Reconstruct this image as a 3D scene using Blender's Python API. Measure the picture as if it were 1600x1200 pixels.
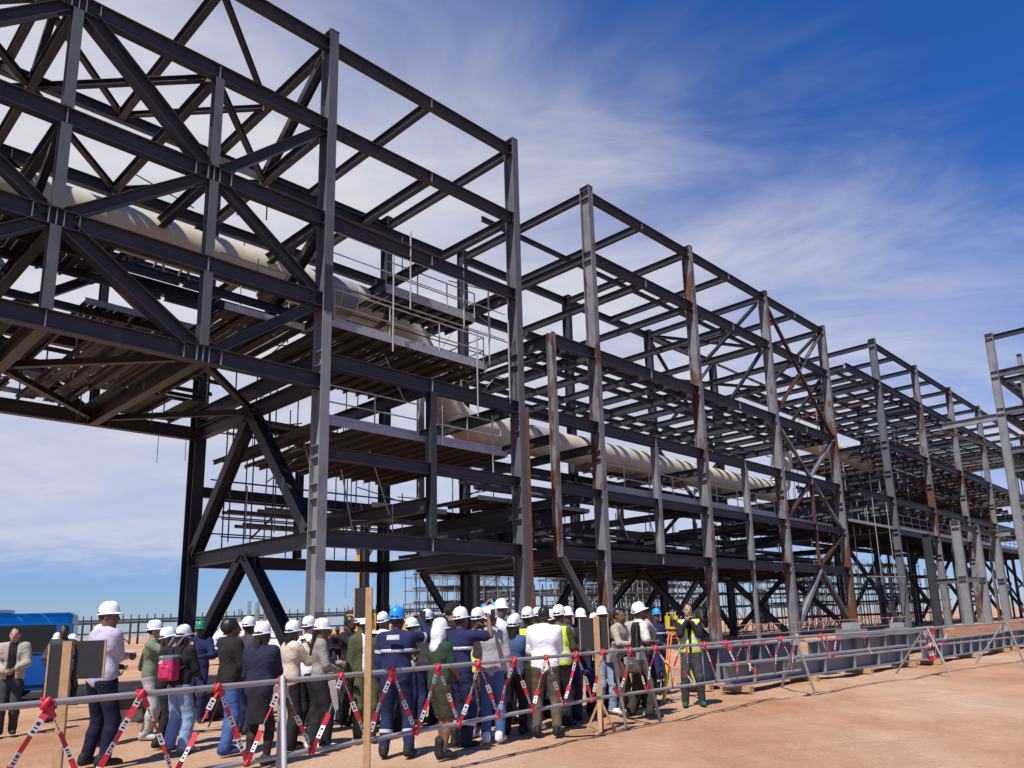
import bpy, bmesh, math, random
import numpy as np
from mathutils import Vector, Matrix

random.seed(7)
rng = np.random.default_rng(7)
for o_ in list(bpy.data.objects):
    bpy.data.objects.remove(o_, do_unlink=True)
scene = bpy.context.scene
COL = scene.collection
R = math.radians

# ------------------------------------------------------------------ camera
EYE = 1.5
cam = bpy.data.cameras.new("camera")
cam_ob = bpy.data.objects.new("camera", cam)
COL.objects.link(cam_ob)
cam.sensor_width = 36.0
cam.lens = 36.0 * 1204.76 / 1600.0
cam.shift_x = -57.99 / 1600.0
cam.shift_y = 118.09 / 1600.0
cam.clip_start = 0.1
cam.clip_end = 9000.0
PITCH = 0.2077
ROLL = 0.0343
cam_ob.matrix_world = (Matrix.Translation((0, 0, EYE)) @ Matrix.Rotation(math.pi / 2 + PITCH, 4, 'X')
                       @ Matrix.Rotation(-ROLL, 4, 'Z'))
scene.camera = cam_ob
scene.render.filter_size = 1.75
scene.render.resolution_x = 1024
scene.render.resolution_y = 768
scene.view_settings.view_transform = 'Standard'
scene.view_settings.look = 'None'
scene.view_settings.gamma = 1.0
scene.view_settings.exposure = 0.36
scene.view_settings.use_curve_mapping = False

# ------------------------------------------------------------------ sun and sky
SUN_EL = R(56)
SUN_AZ = R(180 + 27)          # compass-like, clockwise from +Y
world = bpy.data.worlds.new("World")
scene.world = world
world.use_nodes = True
wn = world.node_tree
for n in list(wn.nodes):
    wn.nodes.remove(n)


def wnode(t, **kw):
    n = wn.nodes.new(t)
    for k, v in kw.items():
        setattr(n, k, v)
    return n


def wmath(op, a, b=None, clamp=False):
    n = wnode('ShaderNodeMath', operation=op, use_clamp=clamp)
    for i, x in enumerate((a, b)):
        if x is None:
            continue
        if hasattr(x, 'is_linked') or hasattr(x, 'links'):
            wn.links.new(x, n.inputs[i])
        else:
            n.inputs[i].default_value = x
    return n.outputs[0]


def wstep(x, lo, hi):
    n = wnode('ShaderNodeMapRange', interpolation_type='SMOOTHSTEP', clamp=True)
    wn.links.new(x, n.inputs['Value'])
    n.inputs['From Min'].default_value = lo
    n.inputs['From Max'].default_value = hi
    return n.outputs[0]


sky = wnode('ShaderNodeTexSky', sky_type='NISHITA', sun_disc=False)
sky.sun_elevation = SUN_EL
sky.sun_rotation = SUN_AZ
sky.altitude = 200
sky.air_density = 1.0
sky.dust_density = 0.15
sky.ozone_density = 3.5
tc = wnode('ShaderNodeTexCoord')
sep = wnode('ShaderNodeSeparateXYZ')
wn.links.new(tc.outputs['Generated'], sep.inputs[0])
dx, dy, dz = sep.outputs
# thin high cloud: noise on the direction projected to a flat layer
den = wmath('ADD', wmath('MAXIMUM', dz, 0.0), 0.16)
cx_ = wmath('DIVIDE', dx, den)
cy_ = wmath('DIVIDE', dy, den)
comb = wnode('ShaderNodeCombineXYZ')
wn.links.new(cx_, comb.inputs[0])
wn.links.new(cy_, comb.inputs[1])


def cloud_noise(scale, detail, rough, stretch, rot, dist=0.0):
    mp = wnode('ShaderNodeMapping')
    wn.links.new(comb.outputs[0], mp.inputs['Vector'])
    mp.inputs['Rotation'].default_value = (0, 0, rot)
    mp.inputs['Scale'].default_value = (stretch, 1, 1)
    nz = wnode('ShaderNodeTexNoise')
    wn.links.new(mp.outputs[0], nz.inputs['Vector'])
    nz.inputs['Scale'].default_value = scale
    nz.inputs['Detail'].default_value = detail
    nz.inputs['Roughness'].default_value = rough
    nz.inputs['Distortion'].default_value = dist
    return nz.outputs[0]


n_big = cloud_noise(0.9, 4, 0.5, 0.8, R(25))
n_wisp = cloud_noise(2.4, 9, 0.60, 0.38, R(-68), 1.1)
n_puff = cloud_noise(5.0, 8, 0.62, 0.75, R(15), 0.5)
# signed distance from the edge of the cloud bank (it lies to the left; the sky is clear to the right)
BN = (0.489, -0.589, 0.644, 0.0)
edge = wmath('SUBTRACT', wmath('ADD', wmath('ADD', wmath('MULTIPLY', dx, BN[0]), wmath('MULTIPLY', dy, BN[1])),
                               wmath('MULTIPLY', dz, BN[2])), BN[3])
edge = wmath('SUBTRACT', edge, wmath('MULTIPLY', wmath('SUBTRACT', n_big, 0.5), 0.30))
edge = wmath('SUBTRACT', edge, wmath('MULTIPLY', wmath('SUBTRACT', n_wisp, 0.5), 0.46))
bank = wmath('SUBTRACT', 1.0, wstep(edge, -0.33, 0.17))
tex = wmath('ADD', wmath('MULTIPLY', n_wisp, 0.62), wmath('MULTIPLY', n_puff, 0.38))
veil = wmath('ADD', 0.74, wmath('MULTIPLY', wstep(tex, 0.34, 0.68), 0.26))
veil = wmath('MULTIPLY', veil, wmath('ADD', 0.74, wmath('MULTIPLY', wstep(dz, 0.08, 0.38), 0.26)))
# the bank ends above the horizon, a few degrees of clear air lie below it
lowz = wmath('ADD', dz, wmath('MULTIPLY', wmath('SUBTRACT', n_puff, 0.5), 0.05))
low = wstep(lowz, 0.055, 0.115)
streak = wmath('MULTIPLY', wstep(cloud_noise(1.3, 7, 0.6, 0.35, R(-12), 0.4), 0.56, 0.74), 0.60)
streak = wmath('MULTIPLY', streak, wstep(dz, 0.03, 0.12))
streak = wmath('MULTIPLY', streak, wmath('SUBTRACT', 1.0, wstep(dz, 0.25, 0.5)))
cloud = wmath('MAXIMUM', wmath('MULTIPLY', wmath('MULTIPLY', bank, veil), low), streak)
mixc = wnode('ShaderNodeMix', data_type='RGBA')
wn.links.new(cloud, mixc.inputs[0])
tint = wnode('ShaderNodeMix', data_type='RGBA', blend_type='MULTIPLY')
tint.inputs[0].default_value = 1.0
wn.links.new(sky.outputs[0], tint.inputs[6])
tmix = wnode('ShaderNodeMix', data_type='RGBA')
wn.links.new(wstep(dz, 0.0, 0.42), tmix.inputs[0])
tmix.inputs[6].default_value = (0.42, 0.53, 0.83, 1)
tmix.inputs[7].default_value = (0.24, 0.60, 1.15, 1)
wn.links.new(tmix.outputs[2], tint.inputs[7])
wn.links.new(tint.outputs[2], mixc.inputs[6])
mixc.inputs[7].default_value = (5.75, 5.70, 6.15, 1)
bg = wnode('ShaderNodeBackground')
wn.links.new(mixc.outputs[2], bg.inputs[0])
bg.inputs[1].default_value = 0.10
wo = wnode('ShaderNodeOutputWorld')
wn.links.new(bg.outputs[0], wo.inputs[0])

sun = bpy.data.lights.new("sun", 'SUN')
sun.energy = 4.6
sun.angle = R(0.53)
sun.color = (1.0, 0.95, 0.87)
sun_ob = bpy.data.objects.new("sun", sun)
COL.objects.link(sun_ob)
to_sun = Vector((math.sin(SUN_AZ) * math.cos(SUN_EL), math.cos(SUN_AZ) * math.cos(SUN_EL), math.sin(SUN_EL)))
sun_ob.rotation_euler = (-to_sun).to_track_quat('-Z', 'Y').to_euler()


# ------------------------------------------------------------------ materials
def make_mat(name, base, rough=0.6, metal=0.0, var=0.15, scale=3.0, second=None, thr=(0.5, 0.62), sscale=None,
             bump=0.0, bscale=40.0, spec=0.5, detail=6, emit=None, bdist=0.02, bstretch=1.0):
    m = bpy.data.materials.new(name)
    m.use_nodes = True
    nt = m.node_tree
    bs = nt.nodes['Principled BSDF']
    bs.inputs['Roughness'].default_value = rough
    bs.inputs['Metallic'].default_value = metal
    bs.inputs['Specular IOR Level'].default_value = spec
    geo = nt.nodes.new('ShaderNodeNewGeometry')
    info = nt.nodes.new('ShaderNodeObjectInfo')
    nz = nt.nodes.new('ShaderNodeTexNoise')
    nz.inputs['Scale'].default_value = scale
    nz.inputs['Detail'].default_value = detail
    nt.links.new(geo.outputs['Position'], nz.inputs['Vector'])
    mr = nt.nodes.new('ShaderNodeMapRange')
    nt.links.new(nz.outputs[0], mr.inputs[0])
    mr.inputs[1].default_value = 0.25
    mr.inputs[2].default_value = 0.75
    mr.inputs[3].default_value = 1 - var
    mr.inputs[4].default_value = 1 + var
    mul = nt.nodes.new('ShaderNodeMix')
    mul.data_type = 'RGBA'
    mul.blend_type = 'MULTIPLY'
    mul.inputs[0].default_value = 1.0
    mul.inputs[6].default_value = (*base, 1)
    nt.links.new(mr.outputs[0], mul.inputs[7])
    out = mul.outputs[2]
    if second is not None:
        n2 = nt.nodes.new('ShaderNodeTexNoise')
        n2.inputs['Scale'].default_value = sscale or scale
        n2.inputs['Detail'].default_value = 8
        n2.inputs['Roughness'].default_value = 0.65
        mp = nt.nodes.new('ShaderNodeMapping')
        mp.inputs['Scale'].default_value = (1, 1, 0.35)
        nt.links.new(geo.outputs['Position'], mp.inputs[0])
        nt.links.new(mp.outputs[0], n2.inputs['Vector'])
        m2 = nt.nodes.new('ShaderNodeMapRange')
        m2.interpolation_type = 'SMOOTHSTEP'
        nt.links.new(n2.outputs[0], m2.inputs[0])
        m2.inputs[1].default_value = thr[0]
        m2.inputs[2].default_value = thr[1]
        mx = nt.nodes.new('ShaderNodeMix')
        mx.data_type = 'RGBA'
        nt.links.new(m2.outputs[0], mx.inputs[0])
        nt.links.new(out, mx.inputs[6])
        mx.inputs[7].default_value = (*second, 1)
        out = mx.outputs[2]
    nt.links.new(out, bs.inputs['Base Color'])
    if bump > 0:
        n3 = nt.nodes.new('ShaderNodeTexNoise')
        n3.inputs['Scale'].default_value = bscale
        n3.inputs['Detail'].default_value = 5
        n3.inputs['Distortion'].default_value = 0.6 if bstretch != 1.0 else 0.0
        mp3 = nt.nodes.new('ShaderNodeMapping')
        mp3.inputs['Rotation'].default_value = (0.5, 0.35, 0.0) if bstretch != 1.0 else (0, 0, 0)
        mp3.inputs['Scale'].default_value = (bstretch, bstretch, 1)
        nt.links.new(geo.outputs['Position'], mp3.inputs[0])
        nt.links.new(mp3.outputs[0], n3.inputs['Vector'])
        bp = nt.nodes.new('ShaderNodeBump')
        bp.inputs['Strength'].default_value = bump
        bp.inputs['Distance'].default_value = bdist
        nt.links.new(n3.outputs[0], bp.inputs['Height'])
        nt.links.new(bp.outputs[0], bs.inputs['Normal'])
    if emit:
        bs.inputs['Emission Color'].default_value = (*emit, 1)
    return m


M = {}
M['steel'] = make_mat('grey steel paint', (0.033, 0.034, 0.040), 0.5, 0, 0.22, 1.3, (0.055, 0.056, 0.060), (0.60, 0.72), 2.0, spec=0.35)  # tone set darker so that shaded steel reads near black
M['steel_light'] = make_mat('pale and sunlit grey steel', (0.20, 0.205, 0.215), 0.5, 0, 0.14, 1.5, (0.13, 0.135, 0.14), (0.56, 0.66), 1.2, spec=0.4)  # pale tone puts the sun on the columns into the colour; pale frames too
M['steel_mid'] = make_mat('mid grey sunlit steel', (0.105, 0.108, 0.118), 0.5, 0, 0.15, 1.5, (0.07, 0.072, 0.078), (0.56, 0.68), 1.2, spec=0.35)  # mid tone, also puts the sun on front truss posts into the colour
M['steel_rust'] = make_mat('grey steel with rust', (0.165, 0.17, 0.178), 0.6, 0, 0.25, 1.2, (0.115, 0.046, 0.023), (0.50, 0.58), 1.05, spec=0.35)
M['steel_mix'] = make_mat('grey steel with a little rust', (0.09, 0.094, 0.104), 0.55, 0, 0.2, 1.2, (0.09, 0.04, 0.022), (0.58, 0.66), 0.9, spec=0.35)
M['rust'] = make_mat('red brown primer', (0.085, 0.030, 0.017), 0.7, 0, 0.35, 1.8, (0.075, 0.06, 0.052), (0.58, 0.66), 1.6)
M['galv'] = make_mat('galvanised steel', (0.34, 0.34, 0.335), 0.5, 0.15, 0.16, 5.0)
M['galv_dark'] = make_mat('weathered galvanised grating', (0.075, 0.075, 0.08), 0.65, 0.0, 0.2, 5.0)
M['soffit'] = make_mat('brown primed joist', (0.080, 0.064, 0.053), 0.75, 0, 0.25, 2.0, spec=0.25)
M['pipe'] = make_mat('cream pipe coating', (0.60, 0.54, 0.39), 0.5, 0, 0.12, 1.0, (0.33, 0.23, 0.14), (0.60, 0.74), 0.9)
M['pipe_grey'] = make_mat('grey pipe wrap', (0.30, 0.30, 0.29), 0.55, 0, 0.08, 2.0)
M['pipe_brown'] = make_mat('brown pipe shoe', (0.17, 0.11, 0.075), 0.7, 0, 0.3, 2.0)
M['tube'] = make_mat('scaffold tube', (0.30, 0.30, 0.30), 0.5, 0.25, 0.22, 3.0, (0.20, 0.16, 0.13), (0.60, 0.70), 5.0)
M['tube_dark'] = make_mat('dark scaffold tube', (0.06, 0.062, 0.066), 0.55, 0.1, 0.15, 2.0)
M['wood'] = make_mat('sawn timber', (0.42, 0.25, 0.12), 0.8, 0, 0.2, 18.0)
M['black_board'] = make_mat('black sign sheet', (0.018, 0.018, 0.019), 0.55, 0, 0.2, 6.0)
M['concrete'] = make_mat('concrete', (0.22, 0.21, 0.20), 0.85, 0, 0.18, 3.0, bump=0.3)
M['bus_blue'] = make_mat('blue bus paint', (0.012, 0.42, 0.92), 0.3, 0, 0.04, 1.0)
M['glass'] = make_mat('dark window glass', (0.010, 0.012, 0.014), 0.07, 0, 0.1, 1.0, spec=0.6)
M['rubber'] = make_mat('black rubber', (0.02, 0.02, 0.02), 0.75, 0, 0.2, 6.0)
M['white_paint'] = make_mat('white paint', (0.72, 0.72, 0.72), 0.35, 0, 0.04, 1.0)
M['yellow'] = make_mat('yellow machine paint', (0.62, 0.30, 0.015), 0.4, 0, 0.08, 1.0)
M['instrument_yellow'] = make_mat('yellow plastic', (0.75, 0.50, 0.02), 0.4, 0, 0.06, 6.0)
M['orange'] = make_mat('orange tripod paint', (0.80, 0.20, 0.025), 0.45, 0, 0.08, 6.0)
M['black'] = make_mat('black plastic', (0.018, 0.018, 0.02), 0.5, 0, 0.2, 9.0)
M['tape_red'] = make_mat('red barrier tape', (0.55, 0.022, 0.035), 0.45, 0, 0.08, 9.0)
M['tape_white'] = make_mat('white barrier tape', (0.72, 0.72, 0.70), 0.45, 0, 0.06, 9.0)
M['tape_black'] = make_mat('black tape print', (0.03, 0.03, 0.03), 0.5, 0, 0.06, 9.0)
M['lamp_red'] = make_mat('red lens', (0.45, 0.02, 0.02), 0.2, 0, 0.05, 4.0)
M['white_primer'] = make_mat('pale primer patch', (0.30, 0.30, 0.29), 0.6, 0, 0.08, 3.0)
M['tan_wall'] = make_mat('tan sheet wall', (0.40, 0.34, 0.28), 0.8, 0, 0.12, 0.5)
M['earth'] = make_mat('red earth', (0.24, 0.11, 0.06), 0.95, 0, 0.25, 1.2, bump=0.5, bscale=6)

# sandy ground: pale, trafficked sand with redder soil showing through
g = bpy.data.materials.new('sandy ground')
g.use_nodes = True
nt = g.node_tree
bs = nt.nodes['Principled BSDF']
bs.inputs['Roughness'].default_value = 0.95
bs.inputs['Specular IOR Level'].default_value = 0.15
geo = nt.nodes.new('ShaderNodeNewGeometry')


def gnoise(scale, det, rough=0.6, mscale=(1, 1, 1), rot=0.0):
    mp = nt.nodes.new('ShaderNodeMapping')
    mp.inputs['Scale'].default_value = mscale
    mp.inputs['Rotation'].default_value = (0, 0, rot)
    nt.links.new(geo.outputs['Position'], mp.inputs[0])
    n = nt.nodes.new('ShaderNodeTexNoise')
    n.inputs['Scale'].default_value = scale
    n.inputs['Detail'].default_value = det
    n.inputs['Roughness'].default_value = rough
    nt.links.new(mp.outputs[0], n.inputs['Vector'])
    return n.outputs[0]


def gramp(fac, stops):
    r = nt.nodes.new('ShaderNodeValToRGB')
    while len(r.color_ramp.elements) < len(stops):
        r.color_ramp.elements.new(0.5)
    for e, (p, c) in zip(r.color_ramp.elements, stops):
        e.position = p
        e.color = (*c, 1)
    nt.links.new(fac, r.inputs[0])
    return r.outputs[0]


def gmix(fac, a, b, blend='MIX'):
    n = nt.nodes.new('ShaderNodeMix')
    n.data_type = 'RGBA'
    n.blend_type = blend
    for i, x in ((0, fac), (6, a), (7, b)):
        if hasattr(x, 'links'):
            nt.links.new(x, n.inputs[i])
        elif isinstance(x, tuple):
            n.inputs[i].default_value = (*x, 1)
        else:
            n.inputs[i].default_value = x
    return n.outputs[2]


c1 = gramp(gnoise(0.16, 8, 0.62, (1, 0.45, 1), R(42)), [(0.30, (0.32, 0.133, 0.062)), (0.50, (0.485, 0.294, 0.185)), (0.74, (0.60, 0.445, 0.325))])
c2 = gramp(gnoise(1.1, 9, 0.7, (1, 0.4, 1), R(44)), [(0.3, (0.86, 0.82, 0.78)), (0.7, (1.10, 1.10, 1.10))])
c3 = gramp(gnoise(26, 6, 0.7), [(0.3, (0.86, 0.85, 0.84)), (0.72, (1.08, 1.08, 1.08))])
col = gmix(1.0, gmix(1.0, c1, c2, 'MULTIPLY'), c3, 'MULTIPLY')
nt.links.new(col, bs.inputs['Base Color'])
bp = nt.nodes.new('ShaderNodeBump')
bp.inputs['Strength'].default_value = 0.85
bp.inputs['Distance'].default_value = 0.05
hh = nt.nodes.new('ShaderNodeMath')
hh.operation = 'ADD'
nt.links.new(gnoise(7, 9, 0.7), hh.inputs[0])
nt.links.new(gnoise(2.2, 8, 0.75), hh.inputs[1])
nt.links.new(hh.outputs[0], bp.inputs['Height'])
nt.links.new(bp.outputs[0], bs.inputs['Normal'])
M['ground'] = g

_cloth = {}


def cloth(name, base, rough=0.85, var=0.10):
    if name not in _cloth:
        _cloth[name] = make_mat(name + ' cloth', base, rough, 0, var + .06, 9.0, spec=0.2, bump=0.6, bscale=11.0, bdist=.035, bstretch=.85)
    return _cloth[name]


# ------------------------------------------------------------------ object helpers
def tag(o, label=None, cat=None, group=None, kind=None):
    if label:
        o['label'] = label
    if cat:
        o['category'] = cat
    if group:
        o['group'] = group
    if kind:
        o['kind'] = kind
    return o


def link(name, data, parent=None, matrix=None):
    o = bpy.data.objects.new(name, data)
    COL.objects.link(o)
    if parent is not None:
        o.parent = parent
    if matrix is not None:
        o.matrix_basis = matrix
    return o


def sub(o, owner):
    """hang a piece modelled in the thing's own axes under one of its parts"""
    o.parent = owner
    o.matrix_parent_inverse = owner.matrix_basis.inverted()
    return o


def empty(name, loc, rz=0.0, label=None, cat=None, group=None):
    o = link(name, None)
    o.location = loc
    o.rotation_euler = (0, 0, rz)
    o.empty_display_size = 0.2
    return tag(o, label, cat, group)


class MB:
    """collects boxes, tubes and lathes into one mesh"""

    def __init__(self):
        self.v = []
        self.f = []
        self.mi = []
        self.sm = []

    def add(self, verts, faces, mi=0, smooth=False):
        b = len(self.v)
        self.v += [tuple(map(float, p)) for p in verts]
        self.f += [tuple(b + i for i in fc) for fc in faces]
        self.mi += [mi] * len(faces)
        self.sm += [smooth] * len(faces)
        return self

    def box(self, c, s, rz=0.0, mi=0, mat=None):
        hx, hy, hz = s[0] / 2, s[1] / 2, s[2] / 2
        pts = [Vector((x, y, z)) for x in (-hx, hx) for y in (-hy, hy) for z in (-hz, hz)]
        m = mat if mat is not None else Matrix.Rotation(rz, 3, 'Z')
        c = Vector(c)
        pts = [m @ p + c for p in pts]
        return self.add(pts, [(0, 1, 3, 2), (4, 6, 7, 5), (0, 4, 5, 1), (2, 3, 7, 6), (0, 2, 6, 4), (1, 5, 7, 3)], mi)

    def bar(self, a, b, w, h, up=(0, 0, 1), mi=0):
        a, b = Vector(a), Vector(b)
        x = (b - a)
        L = x.length
        x.normalize()
        u = Vector(up)
        y = u.cross(x)
        if y.length < 1e-4:
            y = Vector((1, 0, 0)).cross(x)
        y.normalize()
        z = x.cross(y)
        m = Matrix((x, y, z)).transposed()
        return self.box((a + b) / 2, (L, w, h), mi=mi, mat=m)

    def tube(self, pts, r, n=8, mi=0, caps=True, smooth=True):
        pts = [Vector(p) for p in pts]
        rs = r if isinstance(r, (list, tuple)) else [r] * len(pts)
        rings = []
        prev = None
        for i, p in enumerate(pts):
            if i == 0:
                t = pts[1] - pts[0]
            elif i == len(pts) - 1:
                t = pts[-1] - pts[-2]
            else:
                t = (pts[i + 1] - p).normalized() + (p - pts[i - 1]).normalized()
            t.normalize()
            ref = prev if prev is not None else (Vector((0, 0, 1)) if abs(t.z) < 0.9 else Vector((1, 0, 0)))
            x = ref - t * ref.dot(t)
            if x.length < 1e-5:
                x = Vector((0, 1, 0)) - t * t.y
            x.normalize()
            prev = x
            y = t.cross(x)
            rings.append([p + (x * math.cos(2 * math.pi * k / n) + y * math.sin(2 * math.pi * k / n)) * rs[i] for k in range(n)])
        vs = [q for rg in rings for q in rg]
        fs = []
        for i in range(len(rings) - 1):
            for k in range(n):
                k2 = (k + 1) % n
                fs.append((i * n + k, i * n + k2, (i + 1) * n + k2, (i + 1) * n + k))
        self.add(vs, fs, mi, smooth)
        if caps:
            self.add(rings[0], [tuple(range(n))[::-1]], mi)
            self.add(rings[-1], [tuple(range(n))], mi)
        return self

    def build(self, name, mats, parent=None, matrix=None):
        me = bpy.data.meshes.new(name)
        me.from_pydata(self.v, [], self.f)
        for m in (mats if isinstance(mats, (list, tuple)) else [mats]):
            me.materials.append(m)
        me.polygons.foreach_set('material_index', self.mi)
        me.polygons.foreach_set('use_smooth', self.sm)
        me.update()
        return link(name, me, parent, matrix)


# ------------------------------------------------------------------ ground, one sheet to the horizon
def ground_z(x, y):
    """gentle relief: the yard drops a little to the left rear"""
    d = max(0.0, min(1.0, (y - 15.5) / 9.0)) * max(0.0, min(1.0, (-x - 6.0) / 7.0))
    return -0.30 * d * d * (3 - 2 * d)


def build_ground():
    def axis(lo, hi, fine_lo, fine_hi, step):
        a = list(np.arange(fine_lo, fine_hi + 1e-6, step))
        k = step
        x = fine_hi
        while x < hi:
            k *= 1.35
            x += k
            a.append(min(x, hi))
        k = step
        x = fine_lo
        while x > lo:
            k *= 1.35
            x -= k
            a.insert(0, max(x, lo))
        return np.array(a)
    xs = axis(-3500, 3500, -14, 18, 0.14)
    ys = axis(-300, 6000, 4, 26, 0.14)
    X, Y = np.meshgrid(xs, ys)
    Z = np.zeros_like(X)
    for (fx, fy, ph, am) in ((0.9, 0.5, 0.3, .012), (0.35, 1.3, 1.1, .014), (2.3, 1.1, 2.0, .006), (1.2, 3.1, 4.0, .006), (4.1, 2.7, 0.7, .003)):
        Z += am * np.sin(fx * X + fy * Y + ph) * np.sin(0.6 * fy * X - 0.8 * fx * Y + 2 * ph)
    def vnoise(sc, seed):
        r_ = np.random.default_rng(seed)
        t = r_.random((256, 256))
        x, y = X / sc, Y / sc
        i, j = np.floor(x).astype(int), np.floor(y).astype(int)
        fx, fy = x - i, y - j
        fx, fy = fx * fx * (3 - 2 * fx), fy * fy * (3 - 2 * fy)
        q = lambda a, b: t[(i + a) % 256, (j + b) % 256]
        return (q(0, 0) * (1 - fx) + q(1, 0) * fx) * (1 - fy) + (q(0, 1) * (1 - fx) + q(1, 1) * fx) * fy - .5
    Z += .030 * vnoise(1.3, 1) + .022 * vnoise(.55, 2) + .016 * vnoise(.3, 3)
    # wheel ruts sweeping across the open ground on the right
    for (k, off) in ((0, 0.0), (1, 1.9), (2, 5.2), (3, 7.0)):
        line = Y - (6.3 + off + 0.42 * X + 0.028 * (X - 4) ** 2)
        dd = line / np.sqrt(1 + (0.42 + 0.056 * (X - 4)) ** 2)
        rut = -np.exp(-(dd / .16) ** 2) + .55 * np.exp(-((np.abs(dd) - .30) / .12) ** 2)
        tread = 1 + .35 * np.sin(X * 21 + Y * 9)
        Z += .020 * rut * tread * np.clip((X - 1.2) / 1.5, 0, 1) * (.6 + 1.2 * np.clip(vnoise(2.4, 9 + k) + .5, 0, 1))
    fade = np.clip((60 - np.hypot(X, Y - 15)) / 30, 0, 1)
    Z *= fade
    gz = np.vectorize(ground_z)(X, Y)
    Z = Z + gz - 0.02
    v = np.stack([X, Y, Z], -1).reshape(-1, 3)
    nx = len(xs)
    i = np.arange(len(ys) - 1)[:, None] * nx + np.arange(nx - 1)[None]
    f = np.stack([i, i + 1, i + 1 + nx, i + nx], -1).reshape(-1, 4)
    me = bpy.data.meshes.new('ground')
    me.from_pydata(v.tolist(), [], f.tolist())
    me.materials.append(M['ground'])
    me.polygons.foreach_set('use_smooth', [True] * len(f))
    me.update()
    tag(link('ground', me), kind='structure')


build_ground()
# ------------------------------------------------------------------ steel frames
# The pipe racks share one set of axes: u runs along the racks (away to the right), v across them, z up.
TH = 0.7424
PHI = math.pi / 2 - TH
D_U = Vector((math.sin(TH), math.cos(TH), 0))
D_V = Vector((-math.cos(TH), math.sin(TH), 0))
P_0 = Vector((-7.5392, 24.6578, 0))
W = 9.54


def L2W(u, v, z=0.0):
    return P_0 + D_U * u + D_V * v + Vector((0, 0, z))


# sections: depth, flange width, flange thickness, web thickness
SEC = {
    'col': (0.58, 0.34, 0.035, 0.024), 'col_big': (0.60, 0.46, 0.04, 0.03), 'stub': (0.34, 0.26, 0.022, 0.016),
    'main': (0.52, 0.30, 0.030, 0.018), 'top': (0.46, 0.27, 0.026, 0.016), 'cross': (0.40, 0.24, 0.022, 0.014),
    'sec': (0.26, 0.16, 0.016, 0.011), 'joist': (0.14, 0.09, 0.012, 0.010), 'brace': (0.32, 0.30, 0.024, 0.018),
    'brace_big': (0.44, 0.40, 0.03, 0.024), 'brace_s': (0.20, 0.20, 0.016, 0.012), 'post': (0.20, 0.18, 0.014, 0.010),
    'mid': (0.42, 0.25, 0.024, 0.015), 'string': (0.28, 0.13, 0.016, 0.012), 'tier': (0.38, 0.18, 0.020, 0.013),
}
_ibeam = {}


def ibeam_mesh(sec, mat):
    key = (sec, mat)
    if key not in _ibeam:
        h, w, tf, tw = SEC[sec]
        H, Wd, T = h / 2, w / 2, tw / 2
        prof = [(-Wd, -H), (Wd, -H), (Wd, -H + tf), (T, -H + tf), (T, H - tf), (Wd, H - tf), (Wd, H), (-Wd, H), (-Wd, H - tf),
                (-T, H - tf), (-T, -H + tf), (-Wd, -H + tf)]
        n = len(prof)
        vs = [(0, y, z) for y, z in prof] + [(1, y, z) for y, z in prof]
        fs = [(i, (i + 1) % n, n + (i + 1) % n, n + i) for i in range(n)]
        fs += [(0, 11, 10, 3, 2, 1), (4, 9, 8, 7, 6, 5), (3, 10, 9, 4)]
        fs += [tuple(n + i for i in reversed(t)) for t in [(0, 11, 10, 3, 2, 1), (4, 9, 8, 7, 6, 5), (3, 10, 9, 4)]]
        me = bpy.data.meshes.new('i_section')
        me.from_pydata(vs, [], fs)
        me.materials.append(M[mat])
        bm = bmesh.new()
        bm.from_mesh(me)
        bmesh.ops.recalc_face_normals(bm, faces=bm.faces)
        bm.to_mesh(me)
        bm.free()
        _ibeam[key] = me
    return _ibeam[key]


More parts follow.
